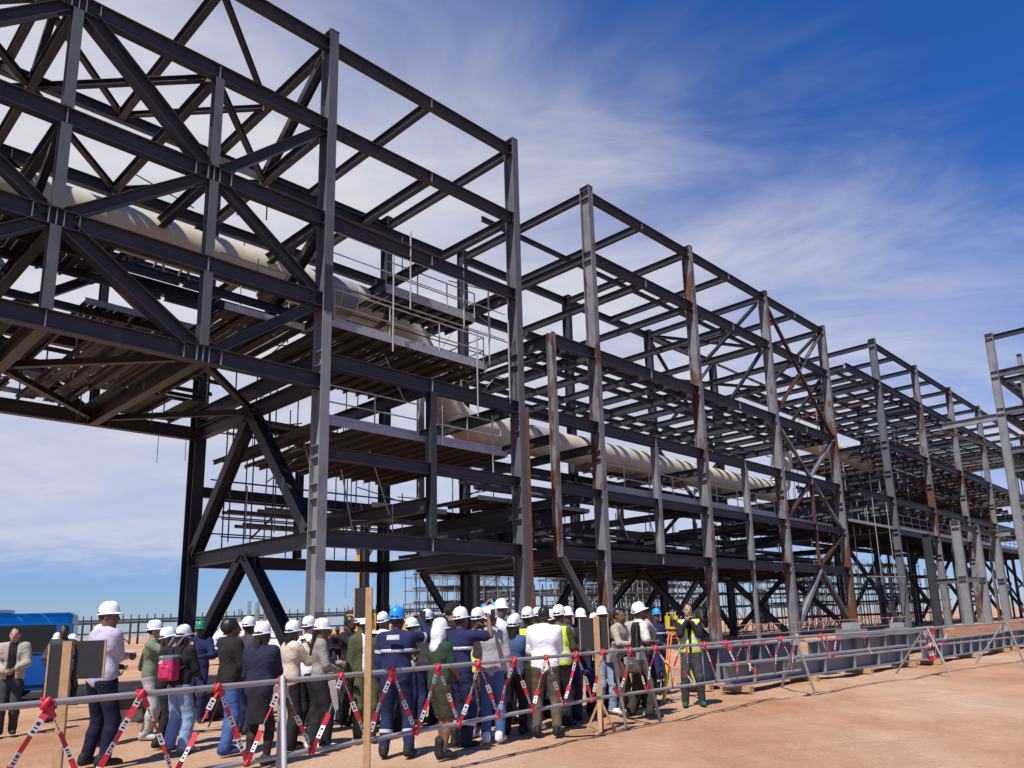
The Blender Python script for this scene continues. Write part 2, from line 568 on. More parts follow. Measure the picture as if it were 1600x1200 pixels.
class Frame:
    def __init__(self, name, u0, v0, label, cat='steel frame'):
        self.o = Vector((u0, v0, 0))
        self.root = empty(name, L2W(u0, v0), PHI, label, cat)

    def member(self, name, a, b, sec, mat='steel', up=(0, 0, 1), trim=(0, 0), parent=None):
        a = Vector(a) - self.o
        b = Vector(b) - self.o
        x = (b - a).normalized()
        a = a + x * trim[0]
        b = b - x * trim[1]
        L = (b - a).length
        upv = Vector(up)
        y = upv.cross(x)
        if y.length < 1e-3:
            y = Vector((0, 1, 0)).cross(x)
        y.normalize()
        z = x.cross(y)
        m = Matrix(((x.x * L, y.x, z.x, a.x), (x.y * L, y.y, z.y, a.y), (x.z * L, y.z, z.z, a.z), (0, 0, 0, 1)))
        return link(name, ibeam_mesh(sec, mat), parent or self.root, m)

    def column(self, u, v, z0, z1, sec='col', mat='steel', levels=(), plates=True, base=True, cap=True):
        """an H column with flanges facing across the rack, stiffener plates at the beam levels and a cap"""
        o = self.member('column', (u, v, z0), (u, v, z1), sec, mat, up=(0, 1, 0))
        h, w, tf, tw = SEC[sec]
        uu, vv = u - self.o.x, v - self.o.y
        for lz, dep in levels:
            for z in (lz - dep / 2 + 0.012, lz + dep / 2 - 0.012):
                for s in (-1, 1):
                    if v < 1:
                        sub(MB().box((uu + s * (w / 4 + tw / 4), vv, z), (w / 2 - tw / 2 - 0.012, h - 2 * tf - 0.004, 0.02)).build('stiffener_plate', M[mat], self.root), o)
        if cap:
            sub(MB().box((uu, vv, z1 + 0.012), (w + 0.03, h + 0.03, 0.02)).build('cap_plate', M[mat], self.root), o)
        if base:
            sub(MB().box((uu, vv, 0.03 + z0), (w + 0.34, h + 0.34, 0.06)).build('base_plate', M[mat], self.root), o)
        return o

    def beam_u(self, u0, u1, v, z, sec='main', mat='steel', gap=0.02, fins=0):
        o = self.member('beam', (u0, v, z), (u1, v, z), sec, mat, trim=(gap, gap))
        if fins:
            h, w, tf, tw = SEC[sec]
            mb = MB()
            for k in range(1, fins + 1):
                u = u0 + (u1 - u0) * k / (fins + 1)
                for s in (-1, 1):
                    mb.box((u - self.o.x, v - self.o.y + s * (w / 4 + tw / 4), z), (0.016, w / 2 - tw / 2 - 0.006, h - 2 * tf - 0.004))
            sub(mb.build('web_stiffeners', M['steel_light'], self.root), o)
        return o

    def beam_v(self, v0, v1, u, z, sec='cross', mat='steel', gap=0.31):
        return self.member('cross_beam', (u, v0, z), (u, v1, z), sec, mat, trim=(gap, gap))

    def brace(self, a, b, sec='brace', mat='steel', trim=(0.25, 0.25), up=(0, 0, 1)):
        h = SEC[sec][0]
        A, B = Vector(a), Vector(b)
        d = (B - A).normalized()
        for p, q in ((A + d * .12, A + d * (trim[0] + .34)), (B - d * (trim[1] + .34), B - d * .12)):
            g_ = self.member('gusset_plate', p, q, 'brace', mat, up=up)
            key = ('gusset', mat)
            if key not in _ibeam:
                m_ = MB()
                m_.box((.5, 0, 0), (1, 1, 1))
                o_ = m_.build('gusset_plate', M[mat])
                _ibeam[key] = o_.data
                bpy.data.objects.remove(o_)
            g_.data = _ibeam[key]
            g_.matrix_basis = g_.matrix_basis @ Matrix.Diagonal((1, .028, h * 1.25, 1))
        return self.member('brace', a, b, sec, mat, trim=trim, up=up)

    def gusset(self, c, su, sz, axis='u', mat='steel', th=0.03):
        mb = MB()
        c = Vector(c) - self.o
        s = (su, th, sz) if axis == 'u' else (th, su, sz)
        mb.box(c, s)
        return mb.build('gusset_plate', M[mat], self.root)

    def deck(self, u0, u1, v0, v1, z, step=0.42, panel=2.4, mat='galv_dark', rib='soffit', th=0.04, skip=None, edge=True):
        """grating panels on transverse joists, with an edge angle"""
        mb = MB()
        pitch = 0.21
        m = int((u1 - u0) / pitch)
        for i in range(m):
            u = u0 + (i + .5) * (u1 - u0) / m
            if skip and skip(u):
                continue
            if random.random() < .012:
                continue
            wd = .172 + random.uniform(-.012, .016)
            e = random.uniform(0, .05)
            mb.box((u - self.o.x + random.uniform(-.012, .012), (v0 + v1) / 2 - self.o.y, z + random.uniform(-.008, .008)), (wd, v1 - v0 - e, th))
        tag(mb.build('grating', M[mat], self.root), kind='stuff')
        step = max(step, 0.62)
        k = int((u1 - u0) / step)
        for i in range(k + 1):
            u = u0 + 0.06 + (u1 - u0 - 0.12) * i / max(k, 1)
            if skip and skip(u):
                continue
            self.member('joist', (u, v0 + 0.05, z - th / 2 - 0.073), (u, v1 - 0.05, z - th / 2 - 0.073), 'joist', rib)
        if edge:
            mb = MB()
            mb.box(((u0 + u1) / 2 - self.o.x, v0 - 0.012 - self.o.y, z - 0.03), (u1 - u0, 0.02, 0.22))
            mb.build('edge_plate', M['galv'], self.root)

    def rail(self, pts, z, h=1.1, step=1.6, mat='galv', toe=True, r=0.026):
        """handrail along a path of (u, v) corner points: posts, two rails and a toe board"""
        for (u0, v0), (u1, v1) in zip(pts[:-1], pts[1:]):
            a = Vector((u0, v0, z)) - self.o
            b = Vector((u1, v1, z)) - self.o
            L = (b - a).length
            n = max(1, int(round(L / step)))
            for i in range(n + 1):
                p = a.lerp(b, i / n)
                MB().tube([p, p + Vector((0, 0, h))], r, 6).build('handrail_post', M[mat], self.root)
            for zz, nm in ((h, 'top_rail'), (h * 0.52, 'mid_rail')):
                MB().tube([a + Vector((0, 0, zz)), b + Vector((0, 0, zz))], r, 6).build(nm, M[mat], self.root)
            if toe:
                MB().bar(a + Vector((0, 0, 0.10)), b + Vector((0, 0, 0.10)), 0.012, 0.20).build('toe_board', M[mat], self.root)

    def tube(self, name, pts, r=0.03, mat='tube', n=6):
        return MB().tube([Vector(p) - self.o for p in pts], r, n).build(name, M[mat], self.root)


zL1, zL2, zL3, zL3b, zL4, zL5, zL6, zB4, zB5 = 22.55, 19.18, 15.54, 14.08, 10.41, 7.22, 4.38, 12.50, 9.62

# ---- the bridge that comes in from the left
fr = Frame('bridge_truss', -28.0, 0.0, 'dark steel truss bridge carrying a white pipe high above the bus at the left', 'steel bridge')
VN = [-28.2, -24.15, -20.1, -16.1, -12.07, -8.03, -3.98, 0.0]
for v in (0.0, W):
    for i in range(len(VN) - 1):
        a, b = VN[i], VN[i + 1]
        last = b == 0.0
        ga, gb = 0.0, (0.02 if last else 0.0)
        for z, sec in ((zL1, 'top'), (zL2, 'main'), (zL3, 'main'), (zB4, 'main'), (zB5, 'main')):
            if z == zL1 and False:
                continue
            o = fr.member('chord', (a, v, z), (b, v, z), sec, 'steel', trim=(0, gb))
        s0 = i % 2 == 0
        # diagonals: V between L2-L3 and B4-B5, inverted V between L3-B4
        hi, lo = (a, b) if s0 is False else (a, b)
        node_even = (i % 2 == 1)        # this bay starts at a main node
        if node_even:
            pairs = [((a, zL2), (b, zL3)), ((b, zL3), (a, zB4)), ((a, zB4), (b, zB5))]
        else:
            pairs = [((b, zL2), (a, zL3)), ((a, zL3), (b, zB4)), ((b, zB4), (a, zB5))]
        for k, ((ua, za), (ub, zb)) in enumerate(pairs):
            fr.brace((ua, v, za), (ub, v, zb), 'brace_big' if (k != 1 and node_even) else 'brace', 'steel', trim=(0.42, 0.42))
    for i, u in enumerate(VN[:-1]):
        main = i % 2 == 1
        zt = zL1 if (main and i < 4) else zL2
        zs = [zL2, zL3, zB4, zB5]
        if main and u < -9:
            zs = [zL1] + zs
        for z1, z0 in zip(zs[:-1], zs[1:]):
            fr.member('truss_post', (u, v, z0), (u, v, z1), 'stub', 'steel_mid' if v == 0 else 'steel', up=(0, 1, 0), trim=(0.265, 0.265))  # front posts take the lighter steel: their sunlit look is in the colour
        for z in (zL3, zB4, zB5, zL2):
            mb = MB()
            offs = (-0.55, -0.18, 0.0, 0.18, 0.55) if (main == (z in (zB4, zL2))) else (0.0,)
            for du in offs:
                for s in (-1, 1):
                    mb.box((u + du - fr.o.x, v + s * 0.078, z), (0.018, 0.13, 0.45))
            mb.build('web_stiffeners', M['steel_light'], fr.root)
# transverse members, plan bracing
for i, u in enumerate(VN[:-1]):
    for z, sec in ((zL1, 'cross'), (zL2, 'cross'), (zL3, 'cross'), (zB4, 'main'), (zB5, 'main')):
        if z == zB4 and i % 2 == 0:
            continue
        fr.beam_v(0, W, u, z, sec, gap=0.17)
for i in range(len(VN) - 1):
    a, b = VN[i], VN[i + 1]
    for z, sec in ((zL1 - 0.02, 'brace_s'), (zL2 - 0.05, 'brace_s'), (zB5 - 0.02, 'brace_s')):
        if i % 2 == 0:
            fr.brace((a, 0.2, z), (b, W / 2, z), sec, 'steel', trim=(0.35, 0.2))
            fr.brace((a, W - 0.2, z), (b, W / 2, z), sec, 'steel', trim=(0.35, 0.2))
        else:
            fr.brace((b, 0.2, z), (a, W / 2, z), sec, 'steel', trim=(0.35, 0.2))
            fr.brace((b, W - 0.2, z), (a, W / 2, z), sec, 'steel', trim=(0.35, 0.2))
# cross-bracing inside the bridge (transverse K frames)
for u in (VN[1], VN[3], VN[5]):
    fr.brace((u, 0.2, zL1), (u, W / 2, zL2), 'brace_s', trim=(0.4, 0.2), up=(1, 0, 0))
    fr.brace((u, W - 0.2, zL1), (u, W / 2, zL2), 'brace_s', trim=(0.4, 0.2), up=(1, 0, 0))
    fr.brace((u, 0.2, zL3), (u, W / 2, zB4), 'brace_s', trim=(0.4, 0.2), up=(1, 0, 0))
    fr.brace((u, W - 0.2, zL3), (u, W / 2, zB4), 'brace_s', trim=(0.4, 0.2), up=(1, 0, 0))
# stringers and small pipe supports under and beside the pipe
for v in (1.9, 3.4, 6.4, 8.0):
    for i in range(len(VN) - 1):
        fr.member('stringer', (VN[i], v, zB4 + 0.1), (VN[i + 1], v, zB4 + 0.1), 'sec', 'steel', trim=(0.06, 0.06))
        if v > 5:
            fr.member('stringer', (VN[i], v, zL3 - 0.05), (VN[i + 1], v, zL3 - 0.05), 'sec', 'steel', trim=(0.06, 0.06))
fr.deck(-28.0, -6.2, 0.5, 4.0, zB4 + 0.28, step=0.5)
fr.deck(-5.6, -0.5, 5.8, 9.1, zB4 + 0.28, step=0.45)
fr.deck(-28.0, -7.3, 0.4, 6.6, zB5 + 0.30, step=0.5)
fr.deck(-6.6, -4.3, 0.4, 6.4, zB5 + 0.30, step=0.42)
fr.deck(-3.2, -0.45, 0.4, 5.2, zB5 + 1.95, step=0.36)
fr.deck(-22.0, -7.2, 6.9, 9.0, zB5 + 0.30, step=0.8, rib='steel', edge=False)
fr.deck(-6.6, -0.7, 5.9, 9.2, zB5 + 0.32, step=0.45, panel=0.9, rib='steel', edge=False, skip=lambda u: math.sin(5.1 * u) > .55)
fr.deck(-5.4, -3.0, 1.4, 5.6, zB5 + 0.34, step=0.4, panel=0.8, skip=lambda u: math.sin(7 * u) > .7, edge=False)
fr.rail([(-12.0, 3.9), (-8.3, 3.9), (-5.8, 3.9)], zB4 + 0.30, h=1.2)
fr.rail([(-28.0, 6.5), (-4.4, 6.5)], zB5 + 0.33, h=1.1, step=1.9)
fr.rail([(-22.0, 8.9), (-5.0, 8.9)], zB5 + 0.33, h=1.0, step=2.0)
for u in np.arange(-26, -1, 2.1):
    fr.tube('hanger_rod', [(u, 6.9 + 0.7 * math.sin(u), zB4 + 0.1), (u + 0.05, 6.9 + 0.7 * math.sin(u), zB5 - 0.6)], 0.022, 'tube_dark')
    fr.tube('hanger_rod', [(u + 1.0, 4.4, zB5 - 0.1), (u + 1.0, 4.4, zB5 + 1.5)], 0.022, 'tube')
# lattice of small stanchions on the upper side of the pipe
for u in np.arange(-24, -0.6, 0.95):
    z0 = zL3 + 0.10
    fr.tube('stanchion', [(u, 7.2, z0 - 0.6), (u + 0.28, 7.2, z0 + 0.45)], 0.05, 'tube_dark')
    fr.tube('stanchion', [(u + 0.5, 7.2, z0 - 0.6), (u + 0.3, 7.2, z0 + 0.45)], 0.05, 'tube_dark')
for k in range(46):
    u, v = random.uniform(-20, -1), random.uniform(.8, 9)
    z = random.choice((zB4 + .4, zB5 + .5, zL3 - .1, zB5 + .4))
    if random.random() < .55:
        fr.tube('scaffold_standard', [(u, v, z), (u, v, z + random.uniform(.9, 1.9))], .026, random.choice(['tube', 'tube_dark', 'galv']))
    else:
        fr.tube('ledger_tube', [(u, v, z + random.uniform(.2, 1.3)), (u + random.uniform(1, 3), v + random.uniform(-.8, .8), z + random.uniform(.2, 1.3))], .026, random.choice(['tube', 'tube_dark', 'galv']))
for v in (5.9, 7.5, 8.3, 8.9):
    fr.member('stringer', (-28, v, zL3 + .35), (-.4, v, zL3 + .35), 'joist', 'steel')
    fr.member('stringer', (-28, v, zB5 + 1.2), (-.4, v, zB5 + 1.2), 'joist', 'steel')
fr.tube('tie_wire', [(-0.7, 9.0, zB5 - 0.3), (-0.68, 9.0, zB5 - 1.3)], 0.012, 'tube_dark')
fr.tube('tie_wire', [(-1.9, 8.6, zB5 - 0.3), (-1.9, 8.6, zB5 - 1.6)], 0.012, 'tube_dark')

# ---- near tower that the bridge lands on
fr = Frame('landing_tower', 0.0, 0.0, 'tall dark grey steel tower at the end of the bridge, with two railed decks')
lv = [(zL1, .46), (zL2, .46), (zL3, .46), (zB4, .52), (zL4, .52), (zB5, .52), (zL5, .42), (zL6, .52), (5.9, .5)]
co = fr.column(0.0, 0.0, 0, 12.62, 'col', 'steel_light', [q for q in lv if q[0] < 12], cap=False)
for za, zb_, mm in ((2.05, 3.05, 'white_primer'), (0.5, 2.05, 'steel_mid')):
    sub(MB().box((0, -0.2915, (za + zb_) / 2), (0.336, 0.004, zb_ - za - .004)).build('paint_patch', M[mm], fr.root), co)
fr.column(0.0, 0.0, 12.62, 23.05, 'col', 'steel_mid', [q for q in lv if q[0] > 13], base=False)
sub(MB().box((0, -0.302, 12.9), (0.30, 0.022, 1.7)).build('splice_plate', M['steel'], fr.root), co)
fr.column(9.28, 0.0, 0, 23.05, 'col', 'steel_mid', lv)
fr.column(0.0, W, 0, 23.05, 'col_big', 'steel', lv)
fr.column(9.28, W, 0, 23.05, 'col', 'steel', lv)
mb = MB()
mb.box((0.175 + 9.28, -0.31, 5.4), (0.02, 0.36, 10.0))
mb.build('rusty_flange_plate', M['rust'], fr.root)
for v in (0.0, W):
    for z, sec, fins in ((zL1, 'top', 1), (zL2, 'top', 1), (zL3, 'top', 1), (zL4, 'main', 1), (zL5, 'mid', 1), (zL6, 'main', 1)):
        fr.beam_u(0, 9.28, v, z, sec, fins=fins if v == 0 else 0)
    fr.member('post', (4.66, v, zL6), (4.66, v, zL4), 'stub', 'steel', up=(0, 1, 0), trim=(0.27, 0.27))
for u in (0.0, 9.28):
    for z, sec in ((zL1, 'cross'), (zL2, 'cross'), (zL3, 'cross'), (zL4, 'main'), (zL6, 'main')):
        fr.beam_v(0, W, u, z, sec)
fr.beam_v(0, W, 0.0, zB5, 'main')
fr.beam_v(0, W, 0.0, zB4, 'main')
fr.beam_v(0, W, 9.28, 5.9, 'main')
for u in (4.64,):
    for z, sec in ((zL1, 'cross'), (zL2, 'cross'), (zL3, 'cross'), (5.9, 'main'), (zL4, 'main')):
        fr.beam_v(0, W, u, z, sec, gap=0.17)
for z in (zL2, zL3):
    fr.beam_u(0, 9.28, W / 2, z - 0.02, 'cross', gap=0.17)
# K bracing in the end frame below the bridge
fr.brace((0, 4.76, zB5 - 0.1), (0, 9.3, zL6 + 0.1), 'brace_big', trim=(0.1, 0.25), up=(1, 0, 0))
fr.brace((0, 4.76, zB5 - 0.1), (0, 0.25, zL6 + 0.1), 'brace_big', trim=(0.1, 0.25), up=(1, 0, 0))
fr.brace((0, 4.76, zL6 - 0.1), (0, 9.2, 0.2), 'brace_big', trim=(0.1, 0.2), up=(1, 0, 0))
fr.brace((0, 4.76, zL6 - 0.1), (0, 0.5, 0.2), 'brace_big', trim=(0.1, 0.2), up=(1, 0, 0))
fr.gusset((0, 4.76, zB5 - 0.45), 1.5, 0.6, 'v')
fr.gusset((0, 4.76, zL6 - 0.45), 1.4, 0.5, 'v')
for (va, za, vb, zb) in ((0.2, zL1, W / 2, zL2), (W - 0.2, zL1, W / 2, zL2), (0.2, zL3, W / 2, zB4), (W - .2, zL3, W / 2, zB4)):
    fr.brace((0, va, za - 0.2), (0, vb, zb + 0.1), 'brace', trim=(0.35, 0.2), up=(1, 0, 0))
# bracing at the back that springs from the columns
# decks with handrails
fr.deck(0.35, 7.6, 0.05, 6.6, 11.86, step=0.34, panel=1.8)
fr.rail([(0.5, 0.12), (7.5, 0.12)], 11.9, h=1.25, step=2.3, r=0.03)
fr.rail([(7.5, 0.12), (7.5, 3.0)], 11.9, h=1.25, step=1.5, r=0.03)
fr.deck(0.35, 9.0, 0.40, 8.9, 8.45, step=0.36, panel=1.8, skip=lambda u: False)
fr.rail([(0.5, 0.45), (4.4, 0.45)], 8.5, h=1.25, step=2.0, r=0.03)
fr.rail([(5.0, 0.45), (8.7, 0.45)], 8.5, h=1.25, step=1.9, r=0.03)
fr.deck(5.2, 9.2, 4.6, 9.0, 6.55, step=0.5, panel=2.0, rib='steel')
fr.deck(10.0, 13.6, 7.6, 9.4, 4.95, step=0.6, panel=1.8, rib='steel')
fr.deck(2.6, 9.1, 7.2, 9.3, 15.85, step=0.5, panel=2.2, rib='steel')
fr.deck(3.4, 8.0, 1.2, 3.2, 14.4, step=0.5, panel=2.2, rib='steel')
fr.rail([(3.4, 1.2), (8.0, 1.2)], 14.45, h=1.15, step=1.55, r=0.03)
# tall scaffold standards in front of the upper deck
for (u, v, z0, z1) in ((2.75, -0.2, 11.3, 15.1), (3.6, -0.1, 13.2, 16.4), (6.35, 0.0, 13.2, 16.0), (6.9, -0.15, 9.6, 13.1),
                       (8.75, -0.1, 10.5, 14.2), (7.9, 0.2, 12.0, 15.6), (5.15, -0.05, 8.2, 10.0), (8.0, 0.2, 7.0, 9.9)):
    fr.tube('scaffold_standard', [(u, v, z0), (u, v, z1)], 0.034, 'galv')
for z in (13.25, 14.4, 15.2):
    fr.tube('ledger_tube', [(0.3, -0.05, z), (8.6, -0.05, z + 0.02)], 0.026, 'tube')
for z in (13.0, 13.9, 14.9):
    for v in (3.2, 6.0):
        fr.tube('ledger_tube', [(3.0, v, z), (13.0, v, z)], 0.03, 'tube_dark')
# scaffold between the decks
for u in (0.6, 1.5, 2.4, 3.4, 5.8, 6.4, 7.6):
    fr.tube('scaffold_standard', [(u, 7.6, 5.0), (u, 7.6, 12.2)], 0.03, 'tube_dark')
    fr.tube('scaffold_standard', [(u + .3, 8.8, 4.6), (u + .3, 8.8, 11.2)], 0.03, 'tube_dark')
for z in (5.2, 5.9, 6.6, 7.4, 9.4, 10.1):
    fr.tube('ledger_tube', [(0.3, 7.6, z), (9.2, 7.6, z)], 0.03, 'tube_dark')
    fr.tube('ledger_tube', [(0.3, 8.8, z + .25), (9.2, 8.8, z + .25)], 0.03, 'tube_dark')
for (u0, z0, u1, z1) in ((0.6, 10.2, 2.4, 8.6), (2.4, 8.7, 4.2, 9.8), (5.7, 8.6, 6.3, 10.2), (6.4, 10.1, 7.4, 8.6), (1.5, 5.2, 3.4, 7.2), (6.4, 5.2, 8.2, 7.3), (3.4, 5.4, 5.0, 6.8)):
    fr.tube('scaffold_brace', [(u0, 7.5, z0), (u1, 7.5, z1)], 0.04, 'tube_dark')
for (u, v, z1, z0, du) in ((1.6, 1.2, 7.0, 4.9, .5), (2.9, 1.4, 7.9, 5.6, .9), (1.0, 2.6, 7.9, 6.6, .4), (3.2, 0.9, 11.5, 9.9, .9), (4.9, 5.0, 6.6, 5.4, .5)):
    fr.tube('hanging_tube', [(u, v, z1), (u + du, v, z0)], 0.028, 'tube')
for (u, v, z1, z0, du) in ((10.2, 8.4, 4.9, 1.7, .5), (10.9, 8.4, 4.9, 1.9, .4), (12.9, 7.7, 4.2, 2.6, 0), (0.9, 6.6, 9.3, 7.9, .1), (3.0, 7.2, 8.0, 6.8, .05),
                           (13.6, 6.0, 4.0, 2.4, -.7)):
    fr.tube('hanging_rope', [(u, v, z1), (u + du, v, z0)], 0.016, 'tube_dark')
for (v, z, wd) in ((5.6, 6.0, .6), (7.4, 5.6, .7), (8.7, 6.3, .5), (6.6, 9.7, .5)):  # dark trays added to darken the space between the decks
    mb = MB()
    mb.box((4.9, v, z), (8.0, wd, .02))
    for s_ in (-1, 1):
        mb.box((4.9, v + s_ * (wd / 2 - .008), z + .07), (8.0, .014, .12))
    mb.build('darkening_tray', M['galv_dark'], fr.root)
for k in range(60):
    u, v = random.uniform(.4, 13), random.uniform(1.5, 9)
    z = random.choice((5.0, 6.6, 8.5, 11.9, 12.0, 14.4, 15.9))
    r_ = random.random()
    mt = random.choice(['tube', 'tube_dark', 'galv'])
    if r_ < .5:
        fr.tube('scaffold_standard', [(u, v, z), (u, v, z + random.uniform(.9, 2.2))], .026, mt)
    elif r_ < .8:
        fr.tube('ledger_tube', [(u, v, z + random.uniform(.3, 1.6)), (min(13.5, u + random.uniform(1.2, 4)), v, z + random.uniform(.3, 1.6))], .026, mt)
    else:
        fr.tube('scaffold_brace', [(u, v, z), (u + random.uniform(.6, 1.6), v, z + 1.7)], .026, mt)
# ladder on the lower deck
for du in (0, 0.42):
    fr.tube('ladder_stile', [(1.05 + du, 6.2, 8.45), (0.95 + du, 6.2, 11.7)], 0.026, 'tube_dark')
for k in range(9):
    fr.tube('ladder_rung', [(1.03 - .01 * k, 6.2, 8.8 + .32 * k), (1.45 - .01 * k, 6.2, 8.8 + .32 * k)], 0.018, 'tube_dark')

# ---- long middle rack
CU = [14.6, 23.82, 33.12, 42.38]
fr = Frame('pipe_rack', 11.55, 0.0, 'long steel rack frame in the middle, its columns streaked with rust')
lv = [(zL1, .46), (zL2, .46), (zL3b, .52), (zL4, .52), (zL5, .42), (zL6, .52), (9.1, .4)]
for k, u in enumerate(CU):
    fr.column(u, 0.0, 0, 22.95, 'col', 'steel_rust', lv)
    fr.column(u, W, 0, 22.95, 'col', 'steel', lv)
    fr.column(u, 2 * W, 0, 8.6, 'col', 'steel', (), base=True)
for v in (0.0, W):
    seq = list(zip(CU[:-1], CU[1:]))
    for a, b in seq:
        for z, sec, fins in ((zL1, 'top', 1), (zL2, 'main', 1), (zL3b, 'main', 1), (zL4, 'main', 1), (zL5, 'mid', 1), (zL6, 'main', 1)):
            fr.beam_u(a, b, v, z, sec, fins=fins if v == 0 else 0)
    for z, sec in ((zL3b, 'main'), (zL4, 'main'), (zL5, 'mid'), (zL6, 'main')):
        fr.beam_u(11.55, CU[0], v, z, sec, gap=0.0)
    fr.member('post', (11.55, v, 4.2), (11.55, v, 14.4), 'stub', 'steel_rust', up=(0, 1, 0))
    fr.brace((11.6, v, zL6 - 0.05), (CU[0], v, 0.35), 'brace', 'steel_mix', trim=(0.2, 0.35), up=(0, 1, 0))
    for u in (19.2, 28.5):
        fr.member('post', (u, v, zL6), (u, v, zL4), 'stub', 'steel_light', up=(0, 1, 0), trim=(0.27, 0.27))
fr.member('post', (28.5, 0.0, 0.0), (28.5, 0.0, zL6), 'post', 'steel_light', up=(0, 1, 0), trim=(0, 0.27))
for z, sec in ((zL3b, 'main'), (9.45, 'cross'), (zL6, 'main'), (5.9, 'main')):
    fr.beam_v(0, W, 11.55, z, sec, gap=0.18)
for u in CU:
    for z, sec in ((zL1, 'cross'), (zL2, 'cross'), (zL3b, 'main'), (9.45, 'cross'), (zL5, 'cross'), (zL6, 'main'), (5.9, 'cross')):
        fr.beam_v(0, W, u, z, sec)
mids = [19.2, 28.5, 37.75]
for u in mids:
    for z, sec in ((zL1, 'cross'), (zL2, 'cross')):
        fr.beam_v(0, W, u, z, sec, gap=0.15)
# closely spaced pipe support beams with stringers between them
us = [12.9] + [u for a, b in zip(CU[:-1], CU[1:]) for u in np.linspace(a, b, 5)[1:-1]]
for u in us:
    fr.beam_v(0, W, u, zL3b - 0.02, 'tier', gap=0.16)
    fr.beam_v(0, W, u, zL6 + 0.02, 'cross', gap=0.16)
allu = sorted([11.55] + CU + us)
for v in (1.0, 2.0, 3.0, 6.0, 7.2, 8.4):
    for a, b in zip(allu[:-1], allu[1:]):
        fr.member('stringer', (a, v, zL3b - 0.05), (b, v, zL3b - 0.05), 'string', 'steel', trim=(0.13, 0.13))
for v in np.linspace(1.8, 7.8, 4):
    for a, b in zip(allu[:-1], allu[1:]):
        if random.random() < 0.75:
            fr.member('stringer', (a, v, zL6 + 0.04), (b, v, zL6 + 0.04), 'string', 'soffit', trim=(0.13, 0.13))
fr.beam_u(11.6, 42.3, W / 2, zL1 - 0.44, 'sec', gap=0.2)
# K and X bracing across the rack near its far end
for u in (33.12, 42.38):
    for (z1, z0) in ((zL1, zL2), (zL2, zL3b)):
        fr.brace((u, 0.2, z1 - 0.1), (u, W / 2, z0 + 0.1), 'brace_s', trim=(0.4, 0.1), up=(1, 0, 0))
        fr.brace((u, W - 0.2, z1 - 0.1), (u, W / 2, z0 + 0.1), 'brace_s', trim=(0.4, 0.1), up=(1, 0, 0))
for (a, b) in ((33.12, 42.38),):
    for z in (zL1 - 0.05, zL2 - 0.05):
        fr.brace((a, 0.2, z), (b, W / 2, z), 'brace_s', trim=(0.3, 0.2))
        fr.brace((a, W - 0.2, z), (b, W / 2, z), 'brace_s', trim=(0.3, 0.2))
a, b, m = 33.12, 42.38, 37.75
for v in (0.0, W):
    fr.brace((a, v, zL1 - .1), (b, v, zL3b + .1), 'brace_s', 'rust', up=(0, 1, 0), trim=(.4, .4))
    fr.brace((b, v, zL1 - .1), (m, v, 18.4), 'brace_s', 'steel_rust', up=(0, 1, 0), trim=(.4, .25))
    fr.brace((a, v, zL3b + .1), (m, v, 18.2), 'brace_s', 'rust', up=(0, 1, 0), trim=(.4, .25))
    fr.brace((a, v, zL3b), (b, v, zL5), 'brace_s', 'steel_rust', up=(0, 1, 0), trim=(.4, .4))
    fr.brace((b, v, zL3b), (m, v, 10.7), 'brace_s', 'steel_light', up=(0, 1, 0), trim=(.4, .2))
    fr.brace((a, v, zL5), (m, v, 10.4), 'brace_s', 'rust', up=(0, 1, 0), trim=(.4, .2))
    fr.member('post', (m, v, zL6), (m, v, zL4), 'post', 'rust', up=(0, 1, 0), trim=(.27, .27))
    fr.brace((b, v, zL5 - .2), (m, v, zL6 + .2), 'brace_s', 'rust', up=(0, 1, 0), trim=(.3, .1))
    fr.brace((m, v, zL6), (a, v, 0.3), 'brace', 'steel_light', up=(0, 1, 0), trim=(.3, .3))
    fr.brace((m, v, zL6), (b, v, 0.3), 'brace', 'steel_mix', up=(0, 1, 0), trim=(.3, .3))
fr.brace((23.82, W, zL6), (19.9, W, 0.2), 'brace', trim=(.4, .1), up=(0, 1, 0))
fr.brace((33.12, W, zL6), (29.0, W, 0.2), 'brace', trim=(.4, .1), up=(0, 1, 0))
for u in CU[1:]:
    fr.brace((u, W / 2, zL6), (u, W - .3, 0.3), 'brace', trim=(.2, .2), up=(1, 0, 0))
    fr.brace((u, W / 2, zL6), (u, 0.4, 0.3), 'brace', trim=(.2, .2), up=(1, 0, 0))
fr.deck(16.0, 42.0, 1.0, 8.7, zL6 + 0.28, step=1.2, panel=2.3, rib='steel', edge=False)  # deck added for the shade it gives the lower tiers
# dark trays added to darken the lower tiers, and headers along them
for (v, z, wd) in ((3.4, 5.35, .5), (4.6, 5.9, .6), (6.2, 5.5, .7), (7.6, 6.1, .6), (8.6, 5.2, .5), (7.2, 8.6, .6), (8.4, 9.1, .5), (6.4, 6.7, .4)):
    for (a, b) in ((12.2, 23.0), (23.2, 32.6), (33.4, 42.0)):
        a += random.uniform(0, 1.5)
        b -= random.uniform(0, 1.0)
        mb = MB()
        mb.box(((a + b) / 2 - fr.o.x, v, z), (b - a, wd, .02))
        for s_ in (-1, 1):
            mb.box(((a + b) / 2 - fr.o.x, v + s_ * (wd / 2 - .008), z + .07), (b - a, .014, .12))
        mb.build('darkening_tray', M['galv_dark'], fr.root)
for (v, z, r_, mt) in ((2.2, 5.2, .13, 'tube_dark'), (2.7, 5.2, .10, 'galv_dark'), (5.4, 5.4, .18, 'steel'), (6.9, 5.9, .14, 'galv_dark'), (3.0, 8.35, .12, 'steel'), (6.9, 8.4, .15, 'steel_mid')):
    fr.tube('header_pipe', [(13, v, z), (41.5, v, z)], r_, mt, 10)
